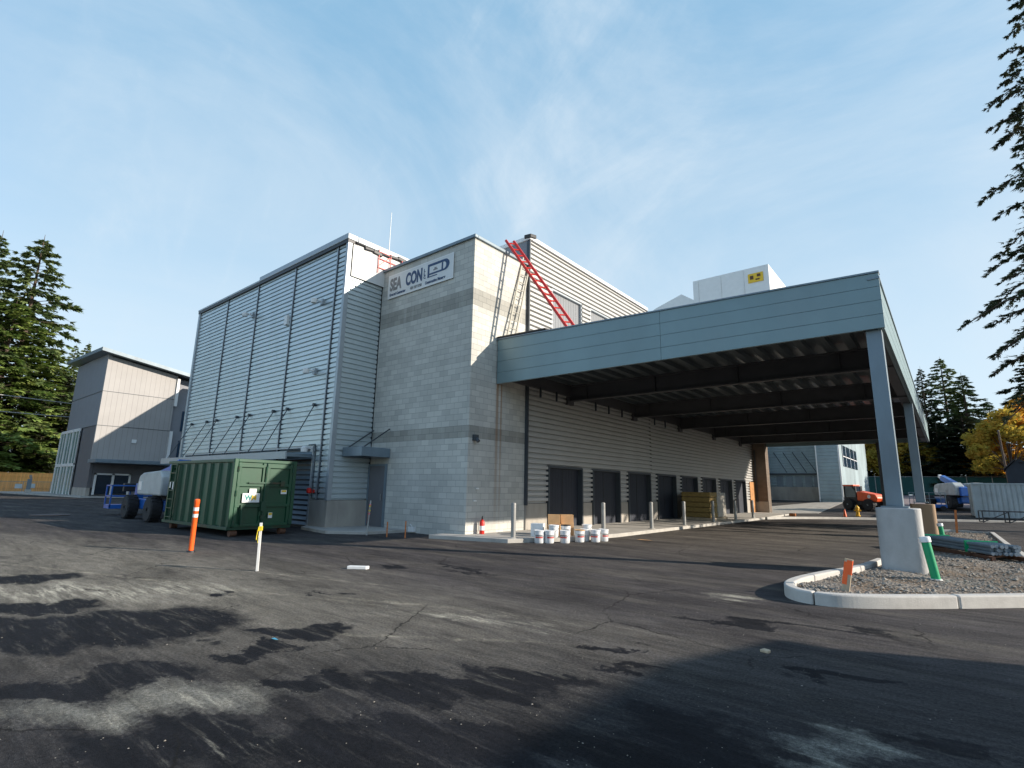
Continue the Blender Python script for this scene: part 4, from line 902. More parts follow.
# ---- hydrant, orange markers and box in the rear yard
t=thing('fire_hydrant','yellow fire hydrant beyond the far kerb, in front of the orange telehandler','hydrant',(-5.55,47.6,gh(47.6)))
MB().lathe([(.17,0),(.17,.06),(.12,.07),(.12,.55),(.15,.56),(.15,.60),(.13,.66),(.07,.74),(.03,.76),(.03,.82)],n=20).build('barrel',M['yellow'],t,smooth=True)
MB().cyl((-.22,0,.42),(.22,0,.42),.06,n=12).cyl((0,-.2,.38),(0,0,.38),.075,n=12).build('nozzle',M['yellow'],t)
t=thing('traffic_cone','small orange cone by the far kerb, left of the yellow hydrant','cone',(-6.15,45.9,0))
MB().lathe([(.12,.02),(.04,.52),(.02,.55)],n=16).build('cone_body',M['orange'],t,smooth=True); MB().box(-.16,-.16,0,.16,.16,.03).build('cone_base',M['black'],t); MB().lathe([(.096,.16),(.077,.26)],n=16).build('reflective_band',M['stripe'],t)
tag(MB().prism([(-.2,-.15),(.2,-.15),(.22,.15),(-.18,.17)],0,.22).build('orange_block',M['orangew'],bevel=.04),'low reddish orange block lying by the plywood end of the walkway','block').location=(-9.0,43.0,.0)
t=thing('orange_box','bright orange box on the asphalt behind the front concrete pier','box',(-3.95,49.5,gh(49.5)))
MB().box(-.22,-.16,0,.22,.16,.34).build('box_body',M['orange'],t,bevel=.03); MB().box(-.24,-.18,.32,.24,.18,.38).build('lid',M['orange'],t,bevel=.02)
# ---- bollards
def bollard(x,y,lab,first=[None]):
    if first[0] is None:
        t=thing('bollard',lab,'bollard',(x,y,.12),0,'steel bollards along the walkway')
        MB().cyl((0,0,0),(0,0,1.02),.075,n=24,cap=True).build('pipe',M['galv'],t,smooth=True)
        MB().lathe([(.078,1.0),(.075,1.03),(.05,1.05),(.02,1.06)],n=24).build('cap',M['galv'],t,smooth=True)
        MB().lathe([(.15,0),(.14,.015),(.09,.02)],n=24).build('collar',M['conc'],t)
        first[0]=t; return t
    return dup(first[0],(x,y,.12),rz=x*3+y,label=lab)
for (x,y),l in zip(((-10.47,12.85),(-9.62,16.85),(-9.4,20.3),(-9.4,23.7),(-9.4,27.5),(-9.4,31.1),(-9.4,34.5)),
  ('steel bollard nearest the block corner, left of the white buckets','steel bollard right behind the rightmost white bucket','steel bollard standing between the third and fourth dark doors','steel bollard at the left edge of the wrapped yellow stack','steel bollard in front of the wrapped yellow stack','steel bollard just right of the wrapped yellow stack','steel bollard farthest along the walkway, beside the plywood end')): bollard(x,y,l)
# ---- buckets
def bucket(x,y,z,rz,lab,kind,cache={}):
    if kind not in cache:
        t=thing('bucket',lab,'bucket',(x,y,z),rz,'white paint buckets by the walkway')
        MB().lathe([(.13,0),(.145,.02),(.155,.33),(.162,.335),(.162,.355)],n=28).build('pail',M['bucket'],t,smooth=True)
        MB().lathe([(.166,.345),(.166,.37),(.15,.375),(.14,.365)],n=28).build('lid',M['card'] if kind=='tan' else (M['black'] if kind=='black' else M['bucket']),t,smooth=True)
        q=MB()
        for i in range(12):
            a0=math.pi*(-.8+i/12*.5); a1=math.pi*(-.8+(i+1)/12*.5)
            for z0_,z1_,k in ((.15,.19,0),(.20,.245,1)):
                if kind=='plain': continue
                q.cur=k; rr=.1545; q.add([(rr*math.cos(a0),rr*math.sin(a0),z0_),(rr*math.cos(a1),rr*math.sin(a1),z0_),(rr*math.cos(a1),rr*math.sin(a1),z1_),(rr*math.cos(a0),rr*math.sin(a0),z1_)],[(0,1,2,3)])
        if q.v: q.build('label_band',[M['red'],M['printg']],t,fix=False)
        MB().tube([(.165*math.cos(a),.165*math.sin(a)*1.0,.30-.13*math.sin((a+math.pi)))for a in [-math.pi+math.pi*i/8 for i in range(9)]],.004,6).build('handle',M['galv'],t)
        cache[kind]=t; return t
    return dup(cache[kind],(x,y,z),rz,lab)
fr=[(-9.78,13.25,'red','leftmost white bucket in the front row, red mark on its left side'),(-9.56,13.46,'red','white bucket second from the left in the front row'),(-9.25,13.86,'red','white bucket third from the left in the front row, before the black-lidded one'),
    (-9.12,14.48,'tan','white bucket with a tan lid in the front row'),(-9.16,14.86,'plain','white bucket half hidden right of the tan-lidded bucket'),(-8.80,14.90,'red','white bucket second from the right in the front row'),(-8.76,15.34,'red','rightmost white bucket, standing before a bollard')]
for i,(x,y,k,l) in enumerate(fr): bucket(x,y,0,.8+.5*math.sin(i*2.3),l,k)
bucket(-9.80,14.05,.12,.4,'plain white bucket behind the second front bucket, below the cardboard boxes','plain')
bucket(-9.62,14.45,.12,.9,'white bucket with a black lid standing behind the front row','black')
bucket(-9.32,15.25,.12,.2,'plain white bucket standing behind the tan-lidded one','plain')
def carton(x,y,z,sx,sy,sz,rz,lab,m='card'):
    t=thing('cardboard_box' if m=='card' else 'white_box',lab,'box',(x,y,z),rz,'boxes stacked behind the buckets')
    MB().box(-sx/2,-sy/2,0,sx/2,sy/2,sz).build('box_body',M[m],t,bevel=.006)
    MB().box(-sx/2-.002,-.03,sz*.5,sx/2+.002,.03,sz+.003).build('tape',M['insul'] if m=='card' else M['stripe'],t)
carton(-10.20,14.65,.12,.42,.38,.36,.5,'lower cardboard box of the left stack behind the buckets')
carton(-10.22,14.66,.48,.40,.38,.30,.62,'upper cardboard box of the left stack, highest on the left')
carton(-9.98,15.05,.12,.42,.36,.42,.75,'lower cardboard box of the right stack behind the buckets')
carton(-9.99,15.06,.54,.42,.34,.24,.7,'upper cardboard box of the right stack behind the buckets')
carton(-10.35,13.95,.12,.40,.34,.40,.45,'white box standing left of the cardboard boxes','bucket')
# ---- fire extinguisher
t=thing('fire_extinguisher','red fire extinguisher with white label standing by the block wall base','extinguisher',(-12.0,13.1,.12),R(-40))
MB().lathe([(.075,0),(.085,.02),(.085,.36),(.06,.43),(.025,.46),(.025,.50)],n=20).build('cylinder',M['red'],t,smooth=True)
MB().lathe([(.087,.12),(.087,.26)],n=20).build('label_band',M['stripe'],t,smooth=True)
MB().box(-.03,-.02,.48,.06,.02,.53).bar((.0,0,.53),(.13,0,.57),.025).bar((-.02,0,.50),(.11,0,.49),.02).build('valve_handle',M['black'],t)
MB().tube([(-.02,0,.49),(-.10,0,.47),(-.15,0,.36),(-.16,0,.2),(-.13,0,.06)],.014,8).build('hose',M['black'],t)
# ---- wrapped pallet stack
t=thing('wrapped_pallet','stack of yellow wrapped boards on a pallet standing on the walkway','pallet',(-10.75,29.9,.12),R(0))
MB().box(-.9,-1.0,0,.8,1.6,.12).build('pallet',M['wood'],t)
q=MB()
for i in range(5): q.box(-.85+.02*(i%2),-.95+.03*(i%3),.14+i*.27,.72-.03*(i%2),.2,.14+i*.27+.25)
q.build('board_bundle',M['insul'],t,bevel=.02)
MB().box(-.8,.22,.13,.76,1.55,1.46).build('wrapped_bundle',M['wrap'],t,bevel=.05)
MB().obox((.2,1.62,.75),(1.0,.04,1.35),Euler((.12,0,.1)).to_matrix()).build('loose_wrap',M['wrap'],t)
# ---- delineator and stakes
t=thing('delineator_post','tall orange tube delineator with two reflective bands on the asphalt by the dumpster','delineator',(-13.9,5.12,0))
M_=Euler((R(2),R(5.0),0)).to_matrix()
q=MB().lathe([(.055,.0),(.055,1.12),(.06,1.13),(.06,1.2),(.04,1.22)],n=18); q.v=[tuple(M_@Vector(p)) for p in q.v]; q.build('tube',M['orange'],t,smooth=True)
q=MB().lathe([(.057,.80),(.057,.88)],n=18).lathe([(.057,.95),(.057,1.03)],n=18); q.v=[tuple(M_@Vector(p)) for p in q.v]; q.build('reflective_band',M['stripe'],t,smooth=True)
MB().lathe([(.10,0),(.09,.03),(.055,.04)],n=18).build('base',M['tarp'],t)
def stake(name,label,loc,h,w,mats,tilt,rib=None,grp=None):
    t=thing(name,label,'stake',loc,group=grp); m_=Euler(tilt).to_matrix()
    q=MB().box(-w/2,-.02,-.05,w/2,.02,h).box(-w/2,-.021,h*.0,w/2,.021,h*.01); q.v=[tuple(m_@Vector(p)) for p in q.v]; q.build('shaft',M[mats],t)
    if rib:
        for i,(mm,z,l,sd) in enumerate(rib):
            q=MB(); pts=[(sd*.02,-.03,z),(sd*(.05+.02*i),-.035,z-l*.35),(sd*.03,-.05,z-l*.7),(sd*(.06),-.045,z-l)]
            for a,c in zip(pts,pts[1:]): q.add([(a[0]-.022,a[1],a[2]),(a[0]+.022,a[1],a[2]),(c[0]+.022,c[1],c[2]),(c[0]-.022,c[1],c[2])],[(0,1,2,3)])
            q.box(-w/2-.012,-.03,z-.02,w/2+.012,.03,z+.02); q.v=[tuple(m_@Vector(p)) for p in q.v]; q.build('ribbon',M[mm],t,fix=False)
    return t
stake('survey_stake','thin white stake with a yellow ribbon standing in the open asphalt',(-10.15,4.92,0),.88,.04,'stripe',(0,R(5),R(-40)),[('ytape',.80,.22,1),('ytape',.76,.26,-1)])
stake('survey_stake','wide weathered stake with yellow and pink ribbons before the grey door',(-15.0,10.78,0),1.12,.09,'palew',(R(-3),R(4),R(-40)),[('ytape',.95,.3,1),('ytape',.80,.3,-1),('pink',.98,.45,1),('pink',.7,.3,1)])
stake('orange_stake','short orange stake at the block wall, left of the other',(-14.10,10.9,0),.47,.07,'orangew',(0,R(3),R(-40)))
stake('orange_stake','short orange stake at the block wall, nearer the building corner',(-13.46,11.12,0),.52,.09,'orangew',(0,R(2),R(-40)))
t=stake('orange_stake','leaning wooden stake sprayed orange inside the rounded island kerb',(-1.47,10.2,.08),.52,.11,'wood',(R(-4),R(10),R(-5)))
m_=Euler((R(-4),R(10),R(-5))).to_matrix(); q=MB().box(-.057,-.023,.12,.01,.0215,.47).box(-.02,-.024,.28,.057,.022,.50).box(-.057,-.0235,.30,.057,.023,.44); q.v=[tuple(m_@Vector(p)) for p in q.v]; q.build('paint_mark',M['orange'],t)
stake('orange_stake','slim orange stake at the far end of the gravel island',(.02,29.5,.1),.95,.08,'orangew',(0,R(3),0))
# ---- green capped pipes
for x,y,h,tl,lab in ((-.38,12.85,.80,-7,'green plastic pipe with white cap rising from the gravel beside the front pier'),(-.37,24.2,.62,-5,'farther green plastic pipe with white cap beyond the conduit bundle')):
    t=thing('capped_pipe',lab,'pipe',(x,y,.06),group='capped pipes on the gravel island'); m_=Euler((0,R(tl),0)).to_matrix()
    x0=.0
    q=MB().cyl((0,0,-.05),(0,0,h-.07),.072,n=20); q.v=[tuple(m_@Vector(p)) for p in q.v]; q.build('pipe',M['pvc'],t,smooth=True)
    q=MB().lathe([(.088,h-.10),(.09,h-.02),(.075,h)],n=20); q.v=[tuple(m_@Vector(p)) for p in q.v]; q.build('cap',M['stripe'],t,smooth=True)
    q=MB().lathe([(.095,0),(.09,.05)],n=20).build('collar',M['stripe'],t)
# ---- bundle of conduits
t=thing('conduit_bundle','bundle of long grey pipes lying on rusty steel across the gravel island','pipe bundle',(.0,19.7,.08),R(-61))
q=MB()
for j in range(3):
    for i in range(7): 
        s=rng.uniform(-.08,.08); q.cyl((-1.9+s,-.28+i*.095+.04*(j%2),.16+j*.085),(1.8+s,-.28+i*.095+.04*(j%2),.16+j*.085),.045,n=8)
q.build('conduits',M['conduit'],t); tag(t.children[-1],kind='stuff')
MB().box(-1.7,-.42,.0,2.0,-.34,.10).box(-1.8,.36,.0,2.1,.44,.1).box(-1.0,-.42,0.02,-.9,.44,.11).box(1.2,-.42,.02,1.3,.44,.11).build('steel_angle',M['rust'],t)
for x in (-1.1,.9): MB().box(x,-.36,.11,x+.04,.40,.40).build('strap',M['pvc'],t)
# ---- shipping container, steel racks, shed
t=thing('shipping_container','pale grey corrugated shipping container near the dark board shed','container',(1.0,51.6,gh(50.0)),R(4)); t.scale=(.62,.95,.93)
b=MB().box(.05,-2.40,.12,5.95,-.04,2.5).build('container_body',M['cont'],t)
for yy,s in((0,1),(-2.44,-1)):
    q=MB(); x=.75
    while x<5.9:
        q.add([(x,yy-s*.045,.15),(x+.07,yy-s*.0,.15),(x+.27,yy-s*.0,.15),(x+.34,yy-s*.045,.15),(x,yy-s*.045,2.42),(x+.07,yy,2.42),(x+.27,yy,2.42),(x+.34,yy-s*.045,2.42)],[(0,1,5,4),(1,2,6,5),(2,3,7,6)]); x+=.42
    q.build('corrugated_side',M['cont'],t)
MB().box(0,-.1,0,6.0,.02,.16).box(0,-2.46,0,6,-2.34,.16).box(0,-.1,2.42,6,.02,2.54).box(0,-2.46,2.42,6,-2.34,2.54).box(-.02,-.12,0,.12,.025,2.54).box(-.02,-2.465,0,.12,-2.32,2.54).box(5.88,-.12,0,6.0,.025,2.54).build('frame',M['cont'],t,bevel=.01)
MB().box(-.03,-2.30,.1,.02,-1.22,2.45).box(-.03,-1.20,.1,.02,-.14,2.45).build('end_door',M['cont'],t)
q=MB()
for y in (-2.0,-1.5,-.95,-.4): q.bar((-.06,y,.1),(-.06,y,2.45),.035)
q.build('lock_rod',M['galv'],t)
MB().box(.22,.0,1.5,.5,.028,1.9).box(.22,.0,1.15,.5,.028,1.4).build('decal',M['navy'],t)
t=thing('steel_frames','low rack of dark steel frames lying before the pale container','rack',(1.4,45.2,0),R(10))
for i in range(3):
    q=MB(); x=i*1.25
    q.bar((x,0,.05),(x,0,.75),.06).bar((x,.9,.05),(x,.9,.75),.06).bar((x,0,.75),(x+1.25,0,.75),.06).bar((x,0,.08),(x+1.2,0,.7),.05).bar((x,.9,.75),(x+1.25,.9,.75),.06).bar((x,0,.1),(x,.9,.1),.06).bar((x,0,.75),(x,.9,.75),.05).bar((x+1.25,0,.05),(x+1.25,0,.75),.06).bar((x,.0,.35),(x+1.25,0,.35),.04)
    q.build('frame',M['beam'],t)
t=thing('board_shed','dark gabled board shed at the right edge behind the container','shed',(3.6,57.5,gh(57.5)),R(-4))
MB().prism([(0,0),(6,0),(6,3.6),(1.35,3.6),(.75,3.9),(0,3.1)],0,5,axis='Y').build('board_wall',M['shed'],t)
MB().prism([(-.15,3.03),(.75,3.98),(.75,4.08),(-.15,3.13)],-.2,5.2,axis='Y').box(.8,-.2,3.61,6.1,5.2,3.72).build('roof',M['tarp'],t)
t=thing('utility_pole','bare dark wooden pole leaning slightly above the shed','pole',(4.8,75,1.2))
MB().cyl((0,0,0),(-.22,0,7.3),.11,.09,12).build('pole_shaft',M['bark'],t); MB().cyl((-.22,0,7.3),(-.22,0,7.36),.10,.08,12).build('pole_cap',M['trimdark'],t)
# green windscreen fence
t=thing('windscreen_fence','dark green screened chain link fence running along the rear of the yard','fence',(-6,94,gh(94)))
MB().box(-10,.02,.1,36,.05,2.55).build('windscreen',M['screen'],t)
for i in range(19): MB().cyl((-10+i*2.55,0,0),(-10+i*2.55,0,2.75),.05,n=8).build('fence_post',M['galv'],t)
MB().cyl((-10,0,2.6),(36,0,2.6),.035,n=8).build('top_rail',M['galv'],t)
# ---- left fences, wires, houses
t=thing('cedar_fence','long orange brown cedar board fence below the firs at the left edge','fence',(-91,8,0))
q=MB(); y=-30
while y<9.8: q.box(-.02,y,0,.02+.01*(int(y*7)%2),y+.145,2.35+.03*math.sin(y*3)); y+=.15
q.build('boards',M['fence'],t); tag(t.children[-1],kind='stuff')
MB().box(.03,-30,.5,.08,9.8,.6).box(.03,-30,1.9,.08,9.8,2.0).box(-.03,-30,2.36,.06,9.8,2.42).build('rail',M['fence'],t)
t=thing('chain_link_fence','low galvanised chain link fence in front of the cedar fence','fence',(-87.5,8,0))
for i in range(18): MB().cyl((0,-32+i*2.6,0),(0,-32+i*2.6,1.35),.035,n=8).build('fence_post',M['galv'],t)
MB().cyl((0,-32,1.32),(0,12.2,1.32),.025,n=8).cyl((0,-32,.08),(0,12.2,.08),.012,n=6).build('rail',M['galv'],t)
q=MB(); y=-32
while y<12.0: q.bar((0,y,.05),(0,min(y+1.27,12.2),1.32),.006); q.bar((0,y,1.32),(0,min(y+1.27,12.2),.05),.006); y+=.11
q.build('mesh',M['galv'],t); tag(t.children[-1],kind='stuff')
for y,z in ((4.0,.75),(5.2,.8)): MB().box(.01,y-.32,z-.25,.03,y+.32,z+.28).build('notice_plate',M['cont'],t)
t=thing('gate_motor','small grey pedestal box standing on the pavement by the glazed building','pedestal',(-80.5,11.9,.13))
MB().box(-.3,-.25,0,.3,.25,.35).build('base',M['conc'],t,bevel=.02); MB().box(-.18,-.18,.35,.18,.18,1.5).build('cabinet',M['steel'],t,bevel=.02); MB().obox((0,.05,1.7),(.3,.2,.5),Euler((.2,0,0)).to_matrix()).build('head',M['galv'],t,bevel=.02)
for k,(ya,za,yb,zb) in enumerate(((-25,12.5,14.9,10.55),(-25,9.6,14.9,8.95))):
    q=MB(); n=16; pts=[(-80+.0*i,ya+(yb-ya)*i/n,za+(zb-za)*i/n-1.2*4*(i/n)*(1-i/n)*.25) for i in range(n+1)]
    q.tube(pts,.05,6); tag(q.build('overhead_cable',M['galv']),('upper' if k==0 else 'lower')+' overhead cable crossing in front of the firs at the left','cable',group='overhead cables')
t=thing('wire_pole','tall wooden utility pole carrying the overhead cables beyond the left edge','pole',(-80,-25,0))
MB().cyl((0,0,0),(0,0,13.2),.16,.11,12).build('pole_shaft',M['bark'],t); MB().box(-.08,-1.1,12.45,.08,1.1,12.6).build('crossarm',M['bark'],t)
for y,l in ((-6,'red roofed cream house partly hidden behind the cedar fence, left one'),(8,'red roofed cream house behind the cedar fence beside the tall firs')):
    t=thing('house',l,'house',(-118,y,0))
    MB().box(-5,-6,0,5,5,4.2).build('wall',M['stonebg'],t); MB().prism([(-5.6,4.1),(5.6,4.1),(0,6.6)],-6.6,5.6,axis='Y').build('roof',M['roofred'],t)
    for yy in (-4,-1,2): MB().box(5.0,yy,1.6,5.06,yy+1.4,3.2).build('window',M['glass'],t)
# ---- small things on the asphalt
t=thing('manhole_cover','rusty brown round manhole cover set in the shaded asphalt','manhole cover',(-31.9,5.65,.004))
MB().lathe([(.72,0),(.72,.03),(.60,.035)],n=40).build('frame_ring',M['iron'],t); MB().lathe([(.57,.0),(.57,.04)],n=40).build('lid',M['iron'],t)
q=MB().prism([(-.20,-.05),(.18,-.07),(.22,.03),(-.17,.06)],0,.06).build('foam_offcut',M['stripe'],bevel=.01); q.location=(-9.12,6.4,0); q.rotation_euler=(0,0,R(-40)*-1); tag(q,'white foam offcut lying on the asphalt below the block wall','offcut')
q=MB().prism([(-.045,-.03),(.04,-.04),(.05,.02),(-.02,.045)],0,.03).build('pebble',M['wood'],bevel=.008); q.location=(-1.65,6.15,0); tag(q,'single tan stone lying in the shade in the right foreground','stone')
q=MB().add([(-.05,-.01,.005),(.04,-.015,.010),(.06,.015,.006),(-.03,.02,.010)],[(0,1,2,3)]).build('plastic_scrap',mat('scrap_blue',(.08,.35,.5),.5)); q.location=(-5.65,3.0,0); tag(q,'small light blue plastic scrap in the dark patch','litter')
q=MB().add([(-.25,-.06,.01),(.2,-.08,.015),(.28,.05,.01),(-.18,.08,.02)],[(0,1,2,3)]).build('paper_scrap',M['card']); q.location=(-8.0,16.7,0); tag(q,'flattened tan paper scrap beside the walkway kerb','litter')
# ---- ladders
def ladder(name,label,p0,p1,across,wd,rung,m,th):
    p0=Vector(p0);p1=Vector(p1);a=Vector(across).normalized()*wd/2
    t=thing(name,label,'ladder',p0)
    for s in (-1,1): MB().bar(a*s,p1-p0+a*s,(.07 if th else .04),(.09 if th else .07)).build('side_rail',M[m],t)
    n=int((p1-p0).length/rung)
    for i in range(n):
        c=(p1-p0)*((i+.5)/n); MB().cyl(c-a,c+a,.028 if th else .02,n=8).build('rung',M['alu'] if m!='red' else M['red'],t)
    return t
ladder('extension_ladder','bare aluminium ladder leaning on the block wall above the canopy roof',(-12.0,14.2,6.3),(-12.16,15.5,10.72),(.1,1,0),.42,.34,'alu',0)
ladder('extension_ladder','bright red ladder slanting across from the canopy roof to the block parapet',(-9.0,14.75,6.3),(-12.12,14.35,11.0),(.62,.78,.0),.31,.34,'red',1)
# ================================================================== trees
def conifer(seed,H,Rb,base=.06,nb=150,per=26,spray=.55,droop=.35,gap=.0,lean=0,power=.85,lo=.5,top=.02,wid=.13,sub=3):
    """tapered trunk mesh + crown of drooping branches carrying narrow needle sprays"""
    g=np.random.default_rng(seed); V=[];Fc=[]
    tr=MB(); n=8; prev=None
    for k in range(8):
        z0_,z1_=H*k/8,H*(k+1)/8; r0_=.016*H*(1-k/8)+.02; r1_=.016*H*(1-(k+1)/8)+.015
        tr.cyl((lean*k/8,0,z0_),(lean*(k+1)/8,0,z1_),r0_,r1_,9,cap=(k in(0,7)))
    idx=0; br=MB()
    for i in range(nb):
        t=(i+g.uniform(-.5,.5))/nb; t=min(max(t,0),.995); h=H*(base+(1-base-top)*t)
        env=Rb*((1-t)**power)*(min(1,lo+t*3)); L_=env*g.uniform(.55,1.12)
        if g.random()<gap: L_*=.35
        if L_<.12: L_=.12
        a=i*2.39996+g.uniform(-.5,.5); ca,sa=math.cos(a),math.sin(a)
        up=g.uniform(.05,.35)+t*.5; dr=droop*g.uniform(.6,1.4)+.25
        def pt(s): return np.array([lean*h/H+ca*s*L_,sa*s*L_,h+L_*(up*s-dr*s*s)])
        ps=[pt(s) for s in (0,.35,.7,1)]
        rr=.012*L_+.012
        for p,q in zip(ps,ps[1:]): br.cyl(p,q,rr,rr*.7,4,cap=False); rr*=.7
        m=max(3,int(per*(.3+.7*L_/Rb)))
        for j in range(m):
            s=g.uniform(.10,1.0)**.75; p0=pt(s); side=g.choice((-1,1)); off=side*g.uniform(.5,1.25)
            tl=L_*g.uniform(.10,.42)*(1.15-s)+.12*spray
            td=np.array([ca*math.cos(off)-sa*math.sin(off),sa*math.cos(off)+ca*math.sin(off),g.uniform(-.55,.05)]); td/=np.linalg.norm(td)
            for q_ in range(sub):
                u_=(q_+g.uniform(.2,1))/sub; p=p0+td*tl*u_+np.array([0,0,-droop*.35*tl*u_*u_])
                w_=spray*g.uniform(.55,1.2)*(.6+.4*min(1,L_/Rb*1.8))
                d=td+g.normal(size=3)*.38+np.array([ca,sa,-.1])*.35; d/=np.linalg.norm(d)
                x_=np.cross(d,[0,0,1.]); x_/=np.linalg.norm(x_)+1e-6; tw=g.uniform(-.8,.8); x_=x_*math.cos(tw)+np.cross(d,x_)*math.sin(tw)
                for ang,ll in ((0,1.0),(.6,.72),(-.6,.72)):
                    cc,ss=math.cos(ang),math.sin(ang); dd=d*cc+x_*ss; nrm=x_*cc-d*ss
                    q=p+dd*(w_*ll); k_=nrm*(w_*wid); mdl=p+dd*(w_*ll*.45)
                    V+= [tuple(p),tuple(mdl+k_),(q[0],q[1],q[2]-.1*w_),tuple(mdl-k_)]; Fc.append((idx,idx+1,idx+2,idx+3)); idx+=4
    me=bpy.data.meshes.new('crown'); me.from_pydata(V,[],Fc)
    return tr,br,me
def plant_tree(name,label,meshes,loc,mkey,s=1,rz=0,group=None,cat='tree'):
    t=thing(name,label,cat,loc,rz,group); t.scale=(s[0],s[0],s[1]) if isinstance(s,tuple) else (s,s,s)
    for nm,me in (('trunk',meshes[0]),('limbs',meshes[1]),('crown',meshes[2])):
        mm=me.copy() if nm=='crown' and (not me.materials or me.materials[0]!=M[mkey]) and me.users>0 else me
        if nm=='crown': mm.materials.clear(); mm.materials.append(M[mkey])
        o=bpy.data.objects.new(nm,mm); C.objects.link(o); o.parent=t
    return t
def pack(tr,br,me):
    out=[]
    for b,nm in ((tr,'trunk'),(br,'limbs')):
        m_=bpy.data.meshes.new(nm); m_.from_pydata([tuple(map(float,p)) for p in b.v],[],b.f); m_.materials.append(M['bark']); m_.polygons.foreach_set('use_smooth',[True]*len(m_.polygons)); out.append(m_)
    return out+[me]
T_near=pack(*conifer(3,36,7.0,base=.12,nb=300,per=44,spray=.27,droop=.36,gap=.14,power=.85,wid=.12,sub=8))
T_A=pack(*conifer(5,30,6.8,base=.05,nb=180,per=18,spray=.72,droop=.28,gap=.15,power=.62,wid=.17,sub=5))
T_B=pack(*conifer(9,30,5.8,base=.04,nb=170,per=17,spray=.68,droop=.34,gap=.08,power=.72,wid=.17,sub=5))
T_C=pack(*conifer(14,30,7.8,base=.03,nb=180,per=19,spray=.8,droop=.22,gap=.18,power=.5,wid=.17,sub=5))
g_='tall firs beyond the left fence'
for k,(x,y,h,rs,T,mk,lab) in enumerate([(-104,11.6,39,1.35,T_A,'needle','tallest fir at the left with a broad drooping crown and clear tip'),
   (-103,7.0,37.5,1.2,T_B,'needle','tall fir cut by the left edge with its tip just below the tallest'),
   (-101,9.8,27,1.3,T_C,'needley','sunlit bright green bushy fir in front of the tallest fir'),
   (-101,3.2,29,1.15,T_C,'needley','bright green fir at the extreme left edge'),
   (-103,15.2,22,1.15,T_B,'needley','lower green fir filling the gap between the tallest fir and the shed roofed building'),
   (-118,20.2,26,.7,T_B,'needle','slim distant fir tip showing just left of the shed roof'),
   (-122,22.6,27.5,.65,T_A,'needle','thin distant fir rising behind the shed roof'),
   (-102,-3,30,1.1,T_A,'needle','fir standing beyond the left edge behind the cedar fence'),
   (-99,-12,33,1.2,T_C,'needle','broad fir farther left behind the cedar fence'),
   (-104,16.5,19,1.1,T_A,'needled','dark low fir behind the chain link fence')]):
    plant_tree('fir_tree',lab,T,(x,y,-.2),mk,(rs*1.15,h/30),rz=k*1.7,group=g_)
plant_tree('fir_tree','huge dark fir at the right edge with long drooping boughs against the sky',T_near,(7.2,38,0),'needled',(1.0,1.0),rz=.6)
g_='firs behind the rear yard'
rt=[(-1.6,104,20.5,.62,T_B,'needled','grey green fir tip just right of the canopy end'),(1.0,108,22.5,.8,T_A,'needle','tallest dark fir right of the canopy end'),(3.2,104,18.8,1.0,T_B,'needle','broad olive fir between the tall dark fir and the autumn trees'),
    (-6.5,106,15.5,.9,T_A,'needle','fir seen through the canopy opening, left one'),(-10.5,108,17,1.0,T_C,'needled','dark fir behind the distant wing'),(-3.6,110,14,.9,T_C,'needled','low dark fir directly behind the second column'),
    (6.2,112,15.5,.7,T_B,'needle','small fir behind the golden trees'),(12,108,22,1.1,T_A,'needled','fir beyond the right edge behind the yard'),(18,110,25,1.1,T_B,'needled','tall fir beyond the right edge'),(-16,112,16,1.0,T_B,'needled','fir hidden behind the distant wing'),(2.4,99,11.5,.9,T_C,'needled','low dark fir against the green screened fence'),(-.6,98,10.5,.9,T_A,'needled','short dark fir against the green fence left of the low one')]
for k,(x,y,h,rs,T,mk,lab) in enumerate(rt): plant_tree('fir_tree',lab,T,(x,y,1.5),mk,(rs*1.15,h/30),rz=k*2.1,group=g_)
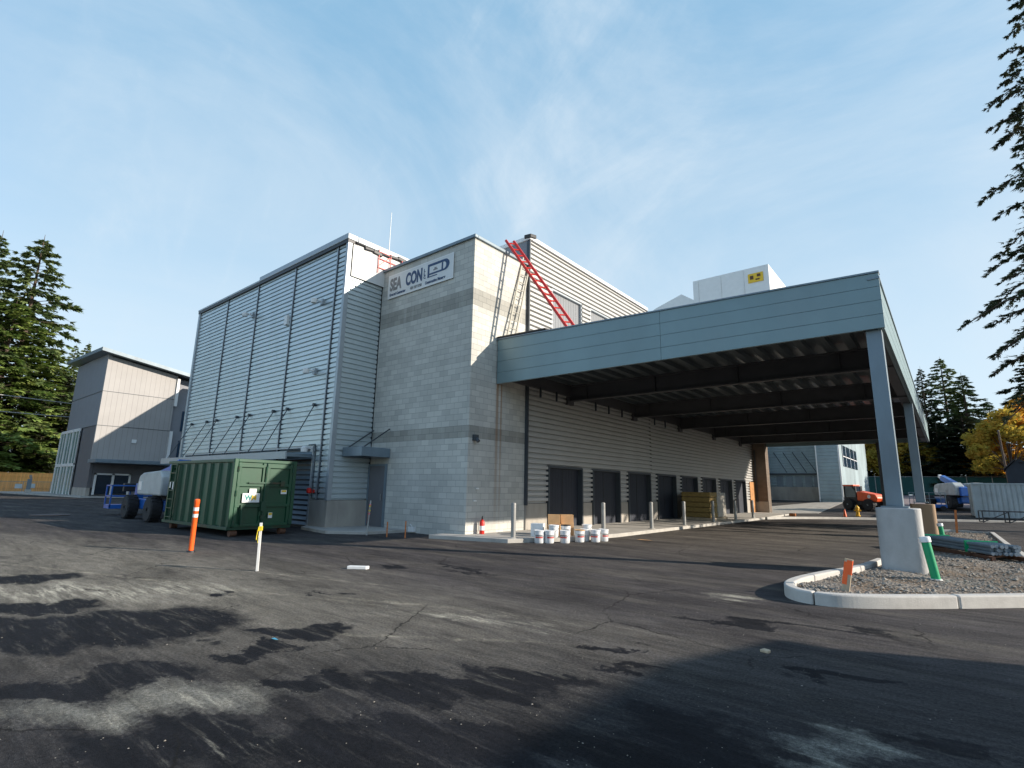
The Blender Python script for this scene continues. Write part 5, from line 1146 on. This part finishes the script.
# broadleaf trees
def broadleaf(seed,H,Rc,nl=5200,leaf=.22,trunk=.3):
    g=np.random.default_rng(seed); tr=MB(); tr.cyl((0,0,0),(0,0,H*.35),.022*H,.015*H,9); br=MB()
    cl=[]
    for i in range(26):
        a=g.uniform(0,6.28); zz=g.uniform(trunk,1)*H; rad=Rc*math.sin(math.pi*min(1,max(.06,(zz/H-trunk*.7)/(1-trunk*.7)))**.8)*g.uniform(.35,1.0)
        c=np.array([rad*math.cos(a),rad*math.sin(a),zz]); cl.append((c,Rc*g.uniform(.18,.42)))
        m_=np.array([c[0]*.4,c[1]*.4,H*.3+(zz-H*.3)*.55]); br.cyl((0,0,H*.28),m_,.008*H,.005*H,5,cap=False); br.cyl(m_,c,.005*H,.0015*H,4,cap=False)
    V=[];Fc=[];idx=0
    for j in range(nl):
        c,r_=cl[g.integers(len(cl))]; d=g.normal(size=3); d/=np.linalg.norm(d); p=c+d*r_*g.uniform(.3,1.1)*np.array([1,1,.75]); 
        n_=g.normal(size=3); n_/=np.linalg.norm(n_); x_=np.cross(n_,[.3,.5,.8]); x_/=np.linalg.norm(x_)+1e-6; y_=np.cross(n_,x_); s=leaf*g.uniform(.6,1.4)
        V+=[tuple(p-x_*s),tuple(p-y_*s*.55),tuple(p+x_*s),tuple(p+y_*s*.55)]; Fc.append((idx,idx+1,idx+2,idx+3)); idx+=4
    me=bpy.data.meshes.new('crown'); me.from_pydata(V,[],Fc); return tr,br,me
B1=pack(*broadleaf(4,11,4.4,7500,.24)); B2=pack(*broadleaf(8,9,3.8,6000,.22))
g_='autumn trees behind the yard'
for k,(x,y,s,B,mk,lab) in enumerate([(6.2,90,.95,B1,'leafg','yellow green leafy tree left of the leaning pole'),(8.8,95,1.15,B1,'autumn','golden orange autumn tree behind the leaning pole'),(11.6,88,1.05,B2,'autumn','orange autumn tree cut by the right edge'),(4.4,97,.8,B2,'autumn','small rusty orange tree beside the olive fir'),
    (-7.2,98,1.0,B2,'leafg','yellow green tree seen beneath the canopy above the green fence'),(-4.2,99,.85,B1,'leafg','small yellow green tree between the two columns'),(-10.6,99,1.0,B1,'leafg','leafy tree right of the distant wing')]):
    plant_tree('leafy_tree',lab,B,(x,y,1.6),mk,s,rz=k*1.3,group=g_)
# unseen firs added east of the lot to soften the foreground shade edge
g_='unseen firs added for shade east of the lot'
for k,(x,y,h,rs,lab) in enumerate([(12.5,11.6,4.6,.34,'unseen young fir added at the shade building corner to soften its shadow'),(7.2,8.4,3.9,.26,'unseen small fir added by the shade building wall to soften its shadow')]):
    plant_tree('fir_tree',lab,T_C if k%2 else T_A,(x,y,-.1),'needle',(rs*.8,h/30),rz=k*1.9,group=g_)
